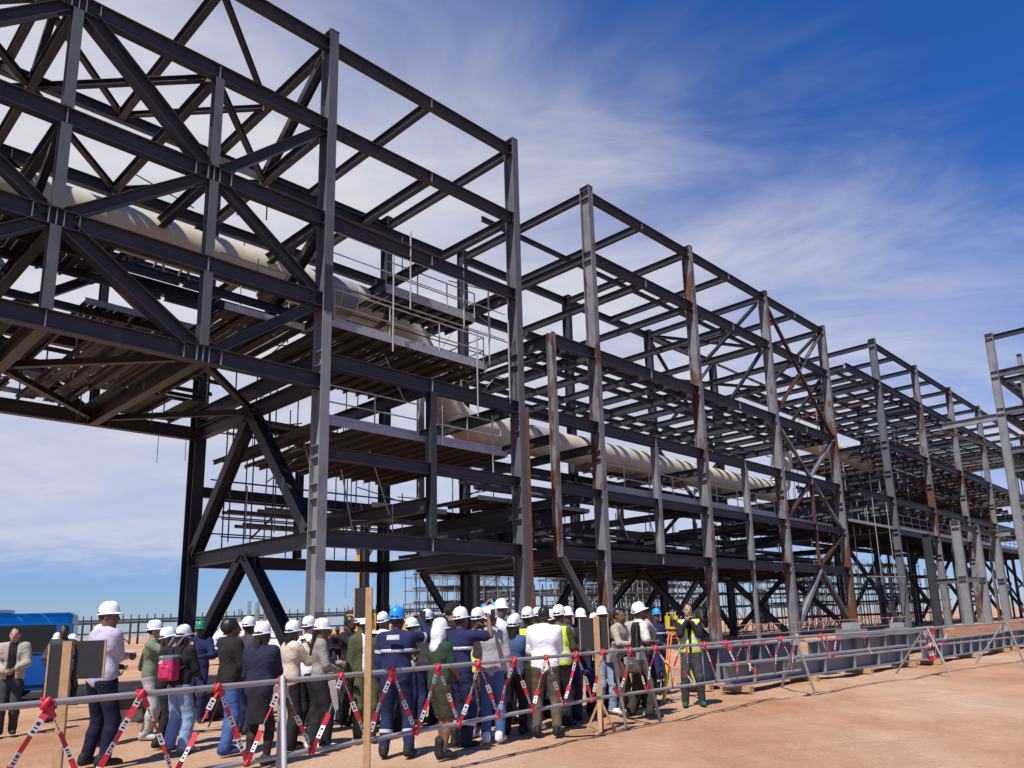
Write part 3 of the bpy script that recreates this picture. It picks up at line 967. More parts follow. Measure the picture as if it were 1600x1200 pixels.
for u in np.arange(15.5, 41.5, 3.1):
    mb = MB()
    mb.box((u - fr.o.x, 6.5 + math.sin(u), 6.45), (1.3, .9, .75 + .3 * math.sin(3 * u)))
    mb.build('junction_cabinet', M[random.choice(['steel_mid', 'steel', 'galv_dark'])], fr.root)
# walkways in front of the pipe
fr.deck(14.9, 32.8, 0.35, 3.2, zL5 + 0.42, step=0.7, panel=2.3)
fr.rail([(14.9, 0.4), (23.4, 0.4), (32.8, 0.4)], zL5 + 0.46, h=1.2, step=2.3, r=0.03)
fr.deck(12.0, 20.5, 5.6, 9.0, zL5 + 0.42, step=0.8, panel=2.3)
fr.deck(34.0, 41.6, 0.4, 8.6, zL5 + 0.42, step=0.9, panel=2.3)
fr.deck(24.0, 33.0, 5.8, 9.0, zL4 + 0.45, step=0.9, panel=2.3, rib='steel')
for (u, v, z1, z0, du) in ((17.0, 1.0, 7.0, 5.4, .9), (17.9, 3.0, 6.9, 5.0, 1.2), (22.0, 2.6, 7.0, 5.2, .8), (26.2, 1.2, 6.9, 5.2, .6), (30.4, 1.2, 6.9, 5.4, .7)):
    fr.tube('hanging_tube', [(u, v, z1), (u + du, v, z0)], 0.028, 'tube')
for k in range(26):
    u = random.uniform(12.5, 41)
    v = random.uniform(4, 9)
    z = random.uniform(4.8, 9.6)
    fr.tube('ledger_tube', [(u, v, z), (u + random.uniform(1.5, 4), v + random.uniform(-.6, .6), z + random.uniform(-.1, .1))], 0.03, random.choice(['tube', 'tube_dark']))
for u in np.arange(12.6, 42, 2.9):
    fr.tube('scaffold_standard', [(u, 8.2, 4.4), (u, 8.2, 9.8)], 0.03, 'tube_dark')
    fr.tube('scaffold_standard', [(u + 1.1, 5.2, 4.6), (u + 1.1, 5.2, 7.6)], 0.03, 'tube_dark')

# ---- far rack, a little taller
CC = [53.3, 64.0, 74.8, 86.0, 97.0, 108.0]
fr = Frame('pipe_rack', 53.3, 0.0, 'farthest and tallest steel rack frame, rusty columns and crowded brown decks')
Z1, Z2, Z3, Z4, Z5 = 24.25, 20.7, 15.3, 10.5, 7.9
lv = [(Z1, .5), (Z2, .5), (Z3, .52), (Z4, .52), (Z5, .4), (6.2, .4), (12.8, .4)]
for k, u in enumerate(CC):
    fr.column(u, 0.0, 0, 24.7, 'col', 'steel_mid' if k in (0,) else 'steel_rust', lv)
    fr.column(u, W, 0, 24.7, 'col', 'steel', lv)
    for z, sec in ((Z1, 'cross'), (Z2, 'main'), (Z3, 'main'), (Z4, 'main'), (Z5, 'cross')):
        fr.beam_v(0, W, u, z, sec)
    fr.brace((u, W / 2, Z5), (u, W - .3, 0.3), 'brace', trim=(.2, .2), up=(1, 0, 0))
    fr.brace((u, W / 2, Z5), (u, .4, 0.3), 'brace', trim=(.2, .2), up=(1, 0, 0))
for a, b in zip(CC[:-1], CC[1:]):
    for v in (0.0, W):
        for z, sec in ((Z1, 'top'), (Z2, 'main'), (Z3, 'main'), (Z4, 'main'), (Z5, 'mid')):
            fr.beam_u(a, b, v, z, sec)
    for u in np.linspace(a, b, 5)[1:-1]:
        for z in (Z2, Z3, Z4, 12.9):
            fr.beam_v(0, W, u, z - 0.03, 'cross', random.choice(['steel', 'steel', 'steel_mix', 'rust']), gap=0.17)
    for u in ((a + b) / 2,):
        fr.beam_v(0, W, u, Z1 - .02, 'cross', gap=.15)
    for z in (Z2, Z3, 12.9, Z4):
        for v in np.linspace(1.1, 8.4, 5):
            fr.member('stringer', (a, v, z - 0.05), (b, v, z - 0.05), 'string', random.choice(['steel', 'steel', 'soffit', 'rust']), trim=(0.3, 0.3))
for u0 in (43.6,):
    for z, sec in ((Z1, 'cross'),):
        pass
for z, sec in ((Z2, 'main'), (Z4, 'main')):
    for v in (0.0, W):
        fr.beam_u(46.5, 53.3, v, z, sec, gap=0.02)
    fr.beam_v(0, W, 46.6, z, 'cross', gap=.17)
    fr.beam_v(0, W, 50.0, z, 'cross', gap=.17)
    for v in ((1.1, 8.4) if z == Z2 else np.linspace(1.1, 8.4, 5)):
        fr.member('stringer', (46.7, v, z - 0.05), (53.2, v, z - 0.05), 'string', random.choice(['steel', 'soffit']), trim=(0.3, 0.3))
fr.deck(44.0, 108.0, 0.2, 9.2, Z5 + 0.35, step=1.4, panel=3.0, rib='steel')
fr.rail([(54.0, 0.2), (75.0, 0.2), (97.0, 0.2)], Z5 + 0.4, h=1.15, step=2.2, r=0.03)
fr.deck(64.0, 100.0, 3.0, 9.2, 17.9, step=2.0, panel=4.0, rib='soffit', edge=False)
fr.deck(62.0, 100.0, 2.0, 8.6, 12.6, step=2.0, panel=4.0, rib='soffit', edge=False)
for k in range(90):
    u = random.uniform(45, 104)
    v = random.uniform(0.6, 9)
    z = random.choice((Z5 + .4, Z4 + .3, 12.8, Z3 + .3))
    fr.tube('scaffold_standard', [(u, v, z - random.uniform(.2, 2.0)), (u, v, z + random.uniform(1.2, 2.6))], 0.04, random.choice(['tube', 'tube_dark', 'galv']))
for k in range(46):
    u = random.uniform(45, 98)
    v = random.uniform(0.4, 9)
    z = random.uniform(8.6, 17)
    fr.tube('ledger_tube', [(u, v, z), (u + random.uniform(2, 6), v, z)], 0.05, random.choice(['tube', 'tube_dark', 'galv']))
for u, v in ((47.2, -0.6), (48.0, 1.4), (51.0, -0.3), (51.8, 1.6)):
    fr.tube('hanging_tube', [(u, v, Z5 + 2.2), (u, v, 3.4)], 0.035, 'tube')
fr.tube('ledger_tube', [(45.0, -0.4, 4.0), (53.0, -0.4, 4.1)], 0.05, 'tube')

for k in range(26):
    u = random.uniform(66, 104)
    v = random.uniform(-.2, 8)
    fr.member('post', (u, v, 0), (u, v, Z5), random.choice(['post', 'stub', 'brace_s']), random.choice(['steel', 'steel_mid', 'steel_rust']), up=(0, 1, 0))
    fr.member('beam', (u, v, random.uniform(1.5, 6)), (u + random.uniform(3, 7), v, random.uniform(1.5, 6)), 'sec', random.choice(['steel', 'steel_mid']))
# ---- frame at the right edge, nearer than the far rack
fr = Frame('pipe_rack', 53.75, -8.84, 'pale grey steel frame cut off by the right edge of the view')
uD, vD = 53.75, -8.84
fr.column(uD, vD, 0, 22.75, 'col', 'steel_light', [(zL1, .4), (19.4, .5), (16.4, .5)])
fr.column(uD, vD - 8.5, 0, 22.75, 'col', 'steel_light', ())
for u in (64.0, 74.0):
    fr.column(u, vD, 0, 19.6, 'col', 'steel_light', ())
    fr.column(u, vD - 8.5, 0, 22.75, 'col', 'steel_light', ())
fr.column(uD + 3.6, vD - 1.2, 16.0, 21.6, 'stub', 'steel_light', (), base=False)
for z, sec in ((22.4, 'cross'), (19.4, 'main'), (16.3, 'main'), (13.2, 'main'), (11.7, 'cross'), (9.2, 'cross')):
    fr.beam_v(vD - 8.5, vD, uD, z, sec, 'steel_mix' if z < 20 else 'steel')
    if z < 20:
        fr.beam_u(uD, 64.0, vD, z, 'main', 'steel')
        fr.beam_u(64.0, 74.0, vD, z, 'main', 'steel')
        for u in (56.2, 58.8, 61.4):
            fr.beam_v(vD - 8.5, vD, u, z - .02, 'cross', gap=.17)
for k in range(5):
    v = vD - 0.9 - 0.75 * k
    fr.tube('small_pipe', [(54.1, v, 18.7), (73, v, 18.7)], 0.11, random.choice(['galv', 'tube_dark', 'steel_light']), 8)
    fr.tube('small_pipe', [(54.1, v, 15.6), (73, v, 15.6)], 0.13, random.choice(['galv', 'tube_dark', 'steel_light']), 8)
    fr.tube('small_pipe', [(54.1, v, 14.3), (73, v, 14.3)], 0.11, random.choice(['rust', 'tube_dark', 'steel_light']), 8)
fr.beam_v(vD, vD + 4.6, uD, 16.0, 'main', 'steel_light', gap=.31)
fr.brace((uD, vD + 4.6, 15.8), (uD + 6.0, vD, 13.6), 'brace_s', 'steel_light', trim=(.1, .3))
for k in range(7):
    fr.tube('scaffold_standard', [(uD + 1 + 1.2 * k, vD + .5, 7.8), (uD + 1 + 1.2 * k, vD + .5, 14.6)], 0.05, 'tube')
for z in (9.0, 10.4, 11.8, 13.1):
    fr.tube('ledger_tube', [(uD + 1, vD + .5, z), (uD + 8.4, vD + .5, z)], 0.045, 'tube')

# ---- low pale stub frame under it
fr = Frame('stub_frame', 47.9, -6.0, 'low frame of three pale grey columns tied at the top, at the right')
for u in (47.9, 53.0, 58.6):
    fr.column(u, -6.0, 0, 7.7, 'col', 'steel_light', [(7.4, .4), (3.6, .3)])
for a, b in ((47.9, 53.0), (53.0, 58.6)):
    fr.beam_u(a, b, -6.0, 7.35, 'cross', 'steel_mix')
fr.column(53.0, -2.4, 0, 7.4, 'col', 'steel', ())
fr.beam_v(-6.0, -2.4, 53.0, 3.6, 'cross', 'steel_mix')
fr.beam_v(-12.5, -6.0, 58.6, 7.4, 'main', 'steel_light')
fr.beam_u(47.9, 53.0, -6.0, 3.5, 'sec', 'galv')

# ------------------------------------------------------------------ the big pipe
def pipe_run(name, pts, r, mat, label, bands=(), shoes=()):
    root = empty(name, L2W(*pts[0][:2], 0), PHI, label, 'pipe')
    o = Vector((pts[0][0], pts[0][1], 0))
    loc = [Vector(p) - o for p in pts]
    MB().tube(loc, r, 28).build('pipe_wall', M[mat], root)
    for (u, v, z, ln, bm_) in bands:
        p = Vector((u, v, z)) - o
        MB().tube([p, p + Vector((ln, 0, 0))], r + 0.008, 28, caps=False).build('wrap_band', M[bm_], root)
    for (a_, b_) in zip(pts[:-1], pts[1:]):
        A, B = Vector(a_) - o, Vector(b_) - o
        n_ = max(1, int((B - A).length / 2.9))
        for i in range(n_ + 1):
            q = A.lerp(B, i / n_)
            dd = (B - A).normalized() * .018
            MB().tube([q - dd, q + dd], r + .010, 28, caps=False).build('weld_seam', M[mat], root)
    for (u, v, z) in shoes:
        p = Vector((u, v, z)) - o
        mb = MB()
        mb.box(p + Vector((0, 0, -r - 0.14)), (0.5, 0.7, 0.32))
        mb.box(p + Vector((0, 0, -r + 0.04)), (0.45, 0.9, 0.14))
        mb.build('pipe_shoe', M['pipe_brown'], root)
    return root


PR = 0.80
pipe_run('large_pipe', [(-29, 4.8, 15.26), (6.2, 4.8, 15.26), (6.9, 4.8, 14.95), (9.7, 4.8, 11.15), (10.7, 4.8, 10.74), (41.6, 4.8, 10.72), (43.0, 4.8, 11.4), (43.9, 4.8, 14.2),
                          (45.0, 4.8, 15.5), (47.5, 4.8, 15.7), (62, 4.8, 15.7)],
         PR, 'pipe', 'cream large-bore pipe threading the length of the steel racks',
         bands=[(14.9, 4.8, 10.77, 1.5, 'pipe_grey'), (18.6, 4.8, 10.76, 1.0, 'pipe_grey'), (2.6, 4.8, 15.26, 1.4, 'pipe_grey'),
                (5.4, 4.8, 15.26, 0.3, 'rust'), (45.3, 4.8, 15.6, 0.2, 'rust')],
         shoes=[(-24.1, 4.8, 15.26), (-16.1, 4.8, 15.26), (-8.0, 4.8, 15.26), (0.4, 4.8, 15.26), (14.2, 4.8, 10.77), (19.2, 4.8, 10.76), (23.8, 4.8, 10.75), (28.5, 4.8, 10.74),
                (33.1, 4.8, 10.73), (38, 4.8, 10.73)])
# ------------------------------------------------------------------ site objects
def gz(x, y):
    return ground_z(x, y)


# plate girders waiting on the ground in front of the racks
def girder(name, a, b, h, w, label, short, mat='steel_light', lift=0.12, nst=6, group='girders laid out on the ground'):
    a, b = Vector((*a, 0)), Vector((*b, 0))
    d = (b - a)
    L = d.length
    root = empty(name, a, math.atan2(d.y, d.x), label, 'steel girder', group)
    tf = 0.035
    MB().box((L / 2, 0, lift + tf / 2), (L, w, tf)).build('bottom_flange', M[mat], root)
    MB().box((L / 2, 0, lift + h - tf / 2), (L, w, tf)).build('top_flange', M[mat], root)
    MB().box((L / 2, 0, lift + h / 2), (L, 0.02, h - 2 * tf)).build('web', M['steel_light'], root)
    for k in range(nst):
        x = L * (k + 0.5) / nst + random.uniform(-.2, .2)
        mb = MB()
        mb.box((x, -w / 4, lift + h / 2), (0.02, w / 2 - 0.015, h - 2 * tf - 0.002))
        if k % 2 == 0:
            mb.box((x + 0.22, -0.035, lift + h * .42), (0.34, 0.02, h * .55))
        mb.build('stiffener', M[mat], root)
    for k in range(max(2, int(L / 2.2))):
        x = 0.4 + (L - 0.8) * k / max(1, int(L / 2.2) - 1)
        tag(MB().box((0, 0, 0.06), (0.14, w + 0.35, 0.115)).build('timber_bearer', M['wood'], None,
                                                               Matrix.Translation(root.matrix_basis @ Vector((x, 0, 0))) @ Matrix.Rotation(math.atan2(d.y, d.x), 4, 'Z')),
            '%s timber bearer from the left under the %s' % (['first', 'second', 'third', 'fourth', 'fifth'][k], short), 'timber', 'bearers under the girders')
    return root


girder('plate_girder', (3.35, 16.0), (9.75, 22.05), 0.44, 0.36, 'long low grey girder nearest the tape, triangular stiffeners along its web', 'nearest low girder')
girder('plate_girder', (2.65, 16.65), (6.1, 20.0), 0.74, 0.42, 'deepest grey girder, right behind the man in the yellow vest', 'scaffold beyond the deep girder by the yellow vest')
girder('plate_girder', (10.1, 22.0), (15.4, 27.5), 0.52, 0.36, 'grey girder farther right with dark openings between its stiffeners', 'girder with dark openings', nst=9)
girder('plate_girder', (15.7, 27.9), (21.0, 33.0), 0.55, 0.36, 'grey girder at the far right end of the row on the ground', 'girder at the far right end', nst=6)
girder('plate_girder', (7.2, 22.7), (13.3, 28.8), 0.60, 0.34, 'grey girder in the second row behind the jumble of red tape', 'second-row girder', nst=8)
girder('plate_girder', (9.6, 26.2), (15.9, 32.5), 0.62, 0.34, 'grey girder in the back row beside the earth mound', 'back-row girder', nst=7)

for (x, y, s, lb) in ((9.2, 24.6, 0.5, 'small grey steel saddle block standing on the girders, nearer one'), (11.4, 26.4, 0.42, 'small grey steel saddle block standing on the girders, farther one')):
    r = empty('steel_saddle', (x, y, 0.72), R(20), lb, 'steel block', 'loose steel saddles')
    MB().box((0, 0, s / 4), (s * 1.6, s, s / 2)).build('base_block', M['steel_light'], r)
    MB().box((0, 0, s * .7), (s * .7, s * .8, s * .4)).build('top_block', M['galv'], r)

# earth mound under the far rack
def mound(name, c, s, label):
    n, m = 22, 8
    vs, fs = [], []
    for j in range(m + 1):
        for i in range(n):
            a = 2 * math.pi * i / n
            t = j / m
            rr = 1 - t
            hz = (1 - rr * rr) * (0.8 + 0.25 * math.sin(3 * a + c[0]) + 0.12 * math.sin(7 * a + 1))
            jig = 1 + 0.13 * math.sin(5 * a + j) + 0.08 * math.sin(11 * a + 2 * j)
            vs.append((s[0] * rr * math.cos(a) * jig, s[1] * rr * math.sin(a) * jig, s[2] * hz - 0.05))
    for j in range(m):
        for i in range(n):
            fs.append((j * n + i, j * n + (i + 1) % n, (j + 1) * n + (i + 1) % n, (j + 1) * n + i))
    o = MB().add(vs, fs, 0, True).build(name, M['earth'])
    o.location = (c[0], c[1], 0)
    tag(o, label, 'earth mound')


mound('earth_mound', (19.5, 40.5), (5.0, 3.0, 0.5), 'low heap of red earth under the far rack, nearer the camera')
mound('earth_mound', (31.0, 51.0), (6.0, 3.5, 0.65), 'larger heap of red earth beside the pale stub columns')
mound('earth_mound', (-7.0, 19.0), (1.8, 1.2, 0.25), 'small dark heap of earth behind the crowd at the left')


# ---- taped tube barrier
def tape(parent, pts, w=0.044, seg=0.10, twist=0.45):
    """flat barrier tape, red and white blocks with black print bars"""
    mb = MB()
    k = 0
    for a, b in zip(pts[:-1], pts[1:]):
        a, b = Vector(a), Vector(b)
        d = b - a
        L = d.length
        d.normalize()
        n = max(1, int(round(L / seg)))
        side = Vector((0, 0, 1)).cross(d)
        if side.length < 1e-3:
            side = Vector((1, 0, 0))
        side.normalize()
        wv = d.cross(side).normalized()
        for i in range(n):
            p0 = a + d * (L * i / n)
            p1 = a + d * (L * (i + 1) / n)
            tw = twist * math.sin(1.3 * k) * (1 if twist < .5 else 2)
            wd = (wv * math.cos(tw) + side * math.sin(tw)) * (w / 2)
            nrm = d.cross(wd).normalized()
            th = nrm * 0.0008
            mi = k % 2
            q = [p0 - wd, p1 - wd, p1 + wd, p0 + wd]
            mb.add([x + th for x in q] + [x - th for x in q],
                   [(0, 1, 2, 3), (7, 6, 5, 4), (0, 4, 5, 1), (1, 5, 6, 2), (2, 6, 7, 3), (3, 7, 4, 0)], mi)
            if mi == 1:
                for s in (-1, 1):
                    for f0, f1 in ((.15, .3), (.42, .5), (.62, .82)):
                        z = nrm * (0.0016 * s)
                        r0, r1 = p0.lerp(p1, f0), p0.lerp(p1, f1)
                        c = [r0 - wd * .62 + z, r1 - wd * .62 + z, r1 + wd * .62 + z, r0 + wd * .62 + z]
                        mb.add(c, [(0, 1, 2, 3) if s > 0 else (3, 2, 1, 0)], 2)
            k += 1
    return mb.build('tape_strip', [M['tape_red'], M['tape_white'], M['tape_black']], parent)


def knot(parent, p, r=0.045):
    mb = MB()
    for k in range(3):
        a = k * 2.1
        q = Vector(p)
        mb.tube([q + Vector((math.cos(a) * r * .8, math.sin(a) * r * .8, -r)), q + Vector((math.cos(a + 1) * r, math.sin(a + 1) * r, 0)),
                 q + Vector((math.cos(a + 2) * r * .7, math.sin(a + 2) * r * .7, r))], [r * .5, r * .75, r * .45], 6)
    mb.build('tape_knot', M['tape_red'], parent)


def barrier(path, zt, zb, period, label, over=0.05, props=(), rail_r=0.0235, wobble=0.05, wild=False):
    p0 = Vector((*path[0], 0))
    root = empty('tape_barrier', p0, 0, label, 'barrier', 'taped tube barriers')
    pts = [Vector((*p, 0)) - p0 for p in path]
    for i, (a, b) in enumerate(zip(pts[:-1], pts[1:])):
        d = (b - a).normalized()
        dz = (-1) ** i * 0.02
        za, zb_ = (zt[i], zt[i + 1])
        MB().tube([a - d * over + Vector((0, 0, za + dz)), b + d * over + Vector((0, 0, zb_ + dz))], rail_r, 10).build('top_rail', M['tube'], root)
        ya, yb = (zb[i], zb[i + 1])
        MB().tube([a - d * over + Vector((0, 0, ya + dz)), b + d * over + Vector((0, 0, yb + dz))], rail_r, 10).build('bottom_rail', M['tube'], root)
        L = (b - a).length
        n = max(1, int(L / period))
        nr = Vector((d.y, -d.x, 0))
        for k in range(n):
            s0 = (k + 0.0 + random.uniform(-wobble, wobble)) / n
            s1 = (k + 0.5 + random.uniform(-wobble, wobble)) / n
            s2 = (k + 1.0 + random.uniform(-wobble, wobble)) / n
            if s2 > 1:
                s2 = 1
            f = nr * (rail_r + 0.006)
            top = lambda s: a.lerp(b, s) + Vector((0, 0, za + (zb_ - za) * s + dz)) + f
            bot = lambda s: a.lerp(b, s) + Vector((0, 0, ya + (yb - ya) * s + dz)) + f
            if wild:
                sag = Vector((random.uniform(-.1, .1), random.uniform(-.1, .1), -random.uniform(0, .15)))
                wt = random.uniform(.018, .036)
                if path[0][0] > 4 and random.random() < .45:
                    continue
                tape(root, [top(s0), (top(s0) + bot(s1)) / 2 + sag, bot(s1)], wt, .15, .3)
                if random.random() < .7:
                    tape(root, [bot(s1), (bot(s1) + top(s2)) / 2 - sag * .5, top(s2)], wt, .15, .3)
                if random.random() < .5:
                    q_ = top((s0 + s1) / 2)
                    tape(root, [q_, q_ + Vector((random.uniform(-.04, .04), 0, -random.uniform(.2, .5)))], .03, .12, .6)
                if random.random() < .5:
                    knot(root, top(s0) - f * .6, 0.036)
            else:
                j1 = Vector((random.uniform(-.02, .02), random.uniform(-.02, .02), random.uniform(-.03, .02)))
                tape(root, [top(s0), (top(s0) + bot(s1)) / 2 + j1, bot(s1)], twist=random.uniform(.2, .8))
                tape(root, [bot(s1), (bot(s1) + top(s2)) / 2 - j1, top(s2)], twist=random.uniform(.2, .8))
                knot(root, top(s0) - f * .6, random.uniform(.026, .036))
                knot(root, bot(s1) - f * .6, random.uniform(.02, .032))
    for (x, y, fx, fy, zz, kind) in props:
        q = Vector((x, y, 0)) - p0
        foot = Vector((fx, fy, 0)) - p0
        if kind:
            MB().tube([q + Vector((0, 0, -0.02)), q + Vector((0, 0, zz))], 0.024, 10).build('barrier_post', M['tube'], root)
        MB().tube([foot + Vector((0, 0, -0.02)), q + Vector((0.02, -0.03, zz + 0.05))], 0.024, 10).build('raking_prop', M['galv'], root)
        MB().box(q + Vector((0, 0, zz - 0.08)), (0.10, 0.10, 0.10), rz=.6).build('tube_clamp', M['galv'], root)
    return root


PA, PB, PC, PD = (-5.0, 3.5), (-2.43, 7.05), (0.63, 11.0), (4.5, 14.85)
barrier([PA, PB], [1.05, 1.05], [0.42, 0.42], 0.60, 'tube barrier with bold red and white zigzag tape nearest the camera, far left',
        props=[(-2.43, 7.05, -2.15, 6.45, 1.06, True)])
barrier([PB, PC], [1.05, 1.05], [0.42, 0.45], 0.58, 'tube barrier with zigzag tape in front of the middle of the crowd', wobble=0.012)
barrier([PC, PD], [1.05, 1.05], [0.45, 0.45], 0.60, 'tube barrier with tangled tape in front of the man in the yellow vest', wild=True, wobble=.06,
        props=[(0.78, 11.25, 0.97, 11.63 - .1, 1.05, False), (1.25, 11.7, 1.55, 12.30, 1.05, False), (0.9, 12.6, 1.25, 13.3, 1.1, False),
               (1.05, 11.5, 1.0, 13.2, 1.0, False), (4.45, 14.8, 4.82, 15.0, 1.06, False), (4.5, 14.85, 4.75, 17.0, 1.06, False)])
barrier([PD, (8.6, 18.4)], [1.05, 1.05], [0.62, 0.62], 0.7, 'tube barrier with ragged red tape running along the grey girders', wild=True, wobble=.1,
        props=[(8.55, 18.35, 8.3, 19.6, 1.05, False), (8.6, 18.4, 8.95, 18.2, 1.05, False)])
barrier([(8.6, 18.4), (13.3, 22.5), (19.5, 28.5)], [1.05, 1.05, 1.05], [0.65, 0.65, 0.65], 1.1, 'tube barrier at the right end, little tape left on it', wild=True, wobble=.12,
        props=[(12.2, 21.6, 11.7, 22.3, 1.0, False), (12.3, 21.6, 12.7, 21.7, 1.0, False), (17.2, 26.3, 17.5, 26.1, 1.0, False)])
a, b = L2W(22, -2.4), L2W(46, -2.4)
barrier([(a.x, a.y), (b.x, b.y)], [1.0, 1.0], [0.5, 0.5], 0.9, 'tube barrier with tangled red tape behind the girders', wild=True, wobble=.2)

# shadow-side jumble: coil of red tape on the prop
r = empty('tape_bundle', (8.75, 18.55, 0.35), 0, 'bundle of bright red tape hanging on a barrier prop by the girders', 'tape bundle')
for k in range(6):
    tape(r, [(0.1 * math.sin(k), 0.1 * math.cos(k), 0.65), (0.13 * math.sin(k + 1), 0.12 * math.cos(k), 0.3), (0.08 * math.cos(k), 0.1 * math.sin(k), 0.0)], 0.06)

# ---- timber posts with black boards
def board_post(x, y, top, boards, label, w=0.065, splay=False, rz=0.0):
    root = empty('sign_post', (x, y, 0), rz, label, 'sign post', 'timber posts with black boards')
    mb = MB()
    mb.box((0, 0, top / 2 - 0.02), (w, 0.035, top + 0.04))
    mb.build('timber_post', M['wood'], root)
    if splay:
        for dx_, dy_ in ((-.20, .03), (.20, .02), (.02, .2), (-.02, -.18)):
            MB().bar((dx_, dy_, -0.02), (dx_ * .1, dy_ * .1, 0.36), 0.05, 0.03, up=(dx_, dy_, .2)).build('post_foot', M['wood'], root)
    for (x0, z0, x1, z1) in boards:
        f = MB()
        f.box(((x0 + x1) / 2, 0.034, (z0 + z1) / 2), (x1 - x0, 0.008, z1 - z0))
        b_ = f.build('board', M['black_board'], root)
        e = MB()
        s = x0 if abs(x0) > abs(x1) else x1
        e.box((s, 0.034, (z0 + z1) / 2), (0.012, 0.016, z1 - z0 + 0.004))
        sub(e.build('board_edge', M['wood'], root), b_)
    return root


board_post(-3.80, 6.2 - .04, 1.48, [(-0.15, 1.04, -0.036, 1.46), (0.036, 1.19, 0.26, 1.48)], 'timber post with two black boards, in front of the tall man at the left', rz=R(8))
board_post(-1.80, 7.62, 1.89, [(-0.15, 1.60, -0.036, 1.89)], 'tallest timber post, one black board at its top, beside the blue-helmeted man', w=0.062)
board_post(0.60, 11.42, 1.56, [(-0.24, 1.10, -0.036, 1.54), (0.036, 1.08, 0.17, 1.54)], 'timber post with two black boards and splayed foot, right of the crowd', w=0.085, splay=True)

# ---- total station on its orange tripod
r = empty('survey_tripod', (2.25, 15.2, 0), R(15), 'orange and yellow wooden survey tripod beside the man in the yellow vest', 'tripod')
for k in range(3):
    a = R(95 + 120 * k)
    fx, fy = 0.46 * math.cos(a), 0.46 * math.sin(a)
    tx, ty = 0.07 * math.cos(a), 0.07 * math.sin(a)
    t_ = Vector((-math.sin(a), math.cos(a), 0)) * 0.035
    mid = Vector((tx * .45 + fx * .55, ty * .45 + fy * .55, 0.55))
    lg = MB()
    for s in (-1, 1):
        lg.tube([Vector((tx, ty, 1.20)) + t_ * s, mid + t_ * s * .7], 0.014, 6)
    lg.build('leg', M['orange'], r)
    MB().bar((tx * .6 + fx * .4, ty * .6 + fy * .4, 0.72), (fx, fy, 0.0), 0.045, 0.026, up=(math.cos(a), math.sin(a), .2)).build('lower_leg', M['instrument_yellow'], r)
MB().tube([(0, 0, 1.19), (0, 0, 1.24)], 0.095, 14).build('tripod_head', M['orange'], r)
r = empty('total_station', (2.25, 15.2, 1.24), R(15), 'yellow survey instrument on top of the orange tripod', 'survey instrument')
MB().tube([(0, 0, 0), (0, 0, 0.06)], [0.075, 0.06], 12).build('base_plate', M['black'], r)
mb = MB()
for s in (-1, 1):
    mb.box((s * 0.085, 0, 0.18), (0.055, 0.10, 0.24))
mb.box((0, 0, 0.075), (0.2, 0.12, 0.04))
mb.build('yoke', M['instrument_yellow'], r)
MB().tube([(0, -0.1, 0.2), (0, 0.1, 0.2)], [0.04, 0.05], 12).build('telescope', M['black'], r)
MB().tube([(-0.085, 0, 0.30), (-0.085, 0, 0.35), (0.085, 0, 0.35), (0.085, 0, 0.30)], 0.013, 6).build('carry_handle', M['instrument_yellow'], r)

# ---- news cameras on tripods
def video_tripod(x, y, rz, label, h=1.12):
    z = gz(x, y)
    r = empty('camera_tripod', (x, y, z), rz, label, 'tripod', 'black camera tripods')
    for k in range(3):
        a = 2 * math.pi * k / 3 + .3
        MB().tube([(0.04 * math.cos(a), 0.04 * math.sin(a), h), (0.42 * math.cos(a), 0.42 * math.sin(a), 0)], [0.022, 0.015], 6).build('leg', M['black'], r)
    MB().tube([(0, 0, h * .72), (0, 0, h + 0.06)], 0.028, 8).build('centre_column', M['black'], r)
    MB().tube([(0, 0, h + 0.03), (-0.02, -0.42, h - 0.12)], 0.012, 6).build('pan_handle', M['black'], r)
    c = empty('video_camera', (x, y, z + h + 0.06), rz, 'black video camera mounted on the tripod' + label.split('tripod')[-1], 'video camera', 'video cameras on tripods')
    mb = MB()
    mb.box((0, 0.02, 0.08), (0.11, 0.30, 0.14))
    mb.box((0, -0.18, 0.10), (0.08, 0.12, 0.10))
    mb.build('camera_body', M['black'], c)
    MB().tube([(0, 0.16, 0.08), (0, 0.34, 0.08)], [0.045, 0.06], 12).build('lens', M['black'], c)
    MB().tube([(0, -0.1, 0.15), (0, -0.08, 0.2), (0, 0.12, 0.2), (0, 0.14, 0.15)], 0.012, 6).build('carry_handle', M['black'], c)
    MB().tube([(0.09, -0.05, 0.17), (0.09, 0.2, 0.17)], 0.02, 8).build('microphone', M['black'], c)
    return r


video_tripod(-3.62, 12.9, R(-70), 'black news tripod right of the woman with the dark ponytail', 1.15)
video_tripod(-5.35, 13.3, R(40), 'black news tripod left of the man in blue coveralls', 1.0)

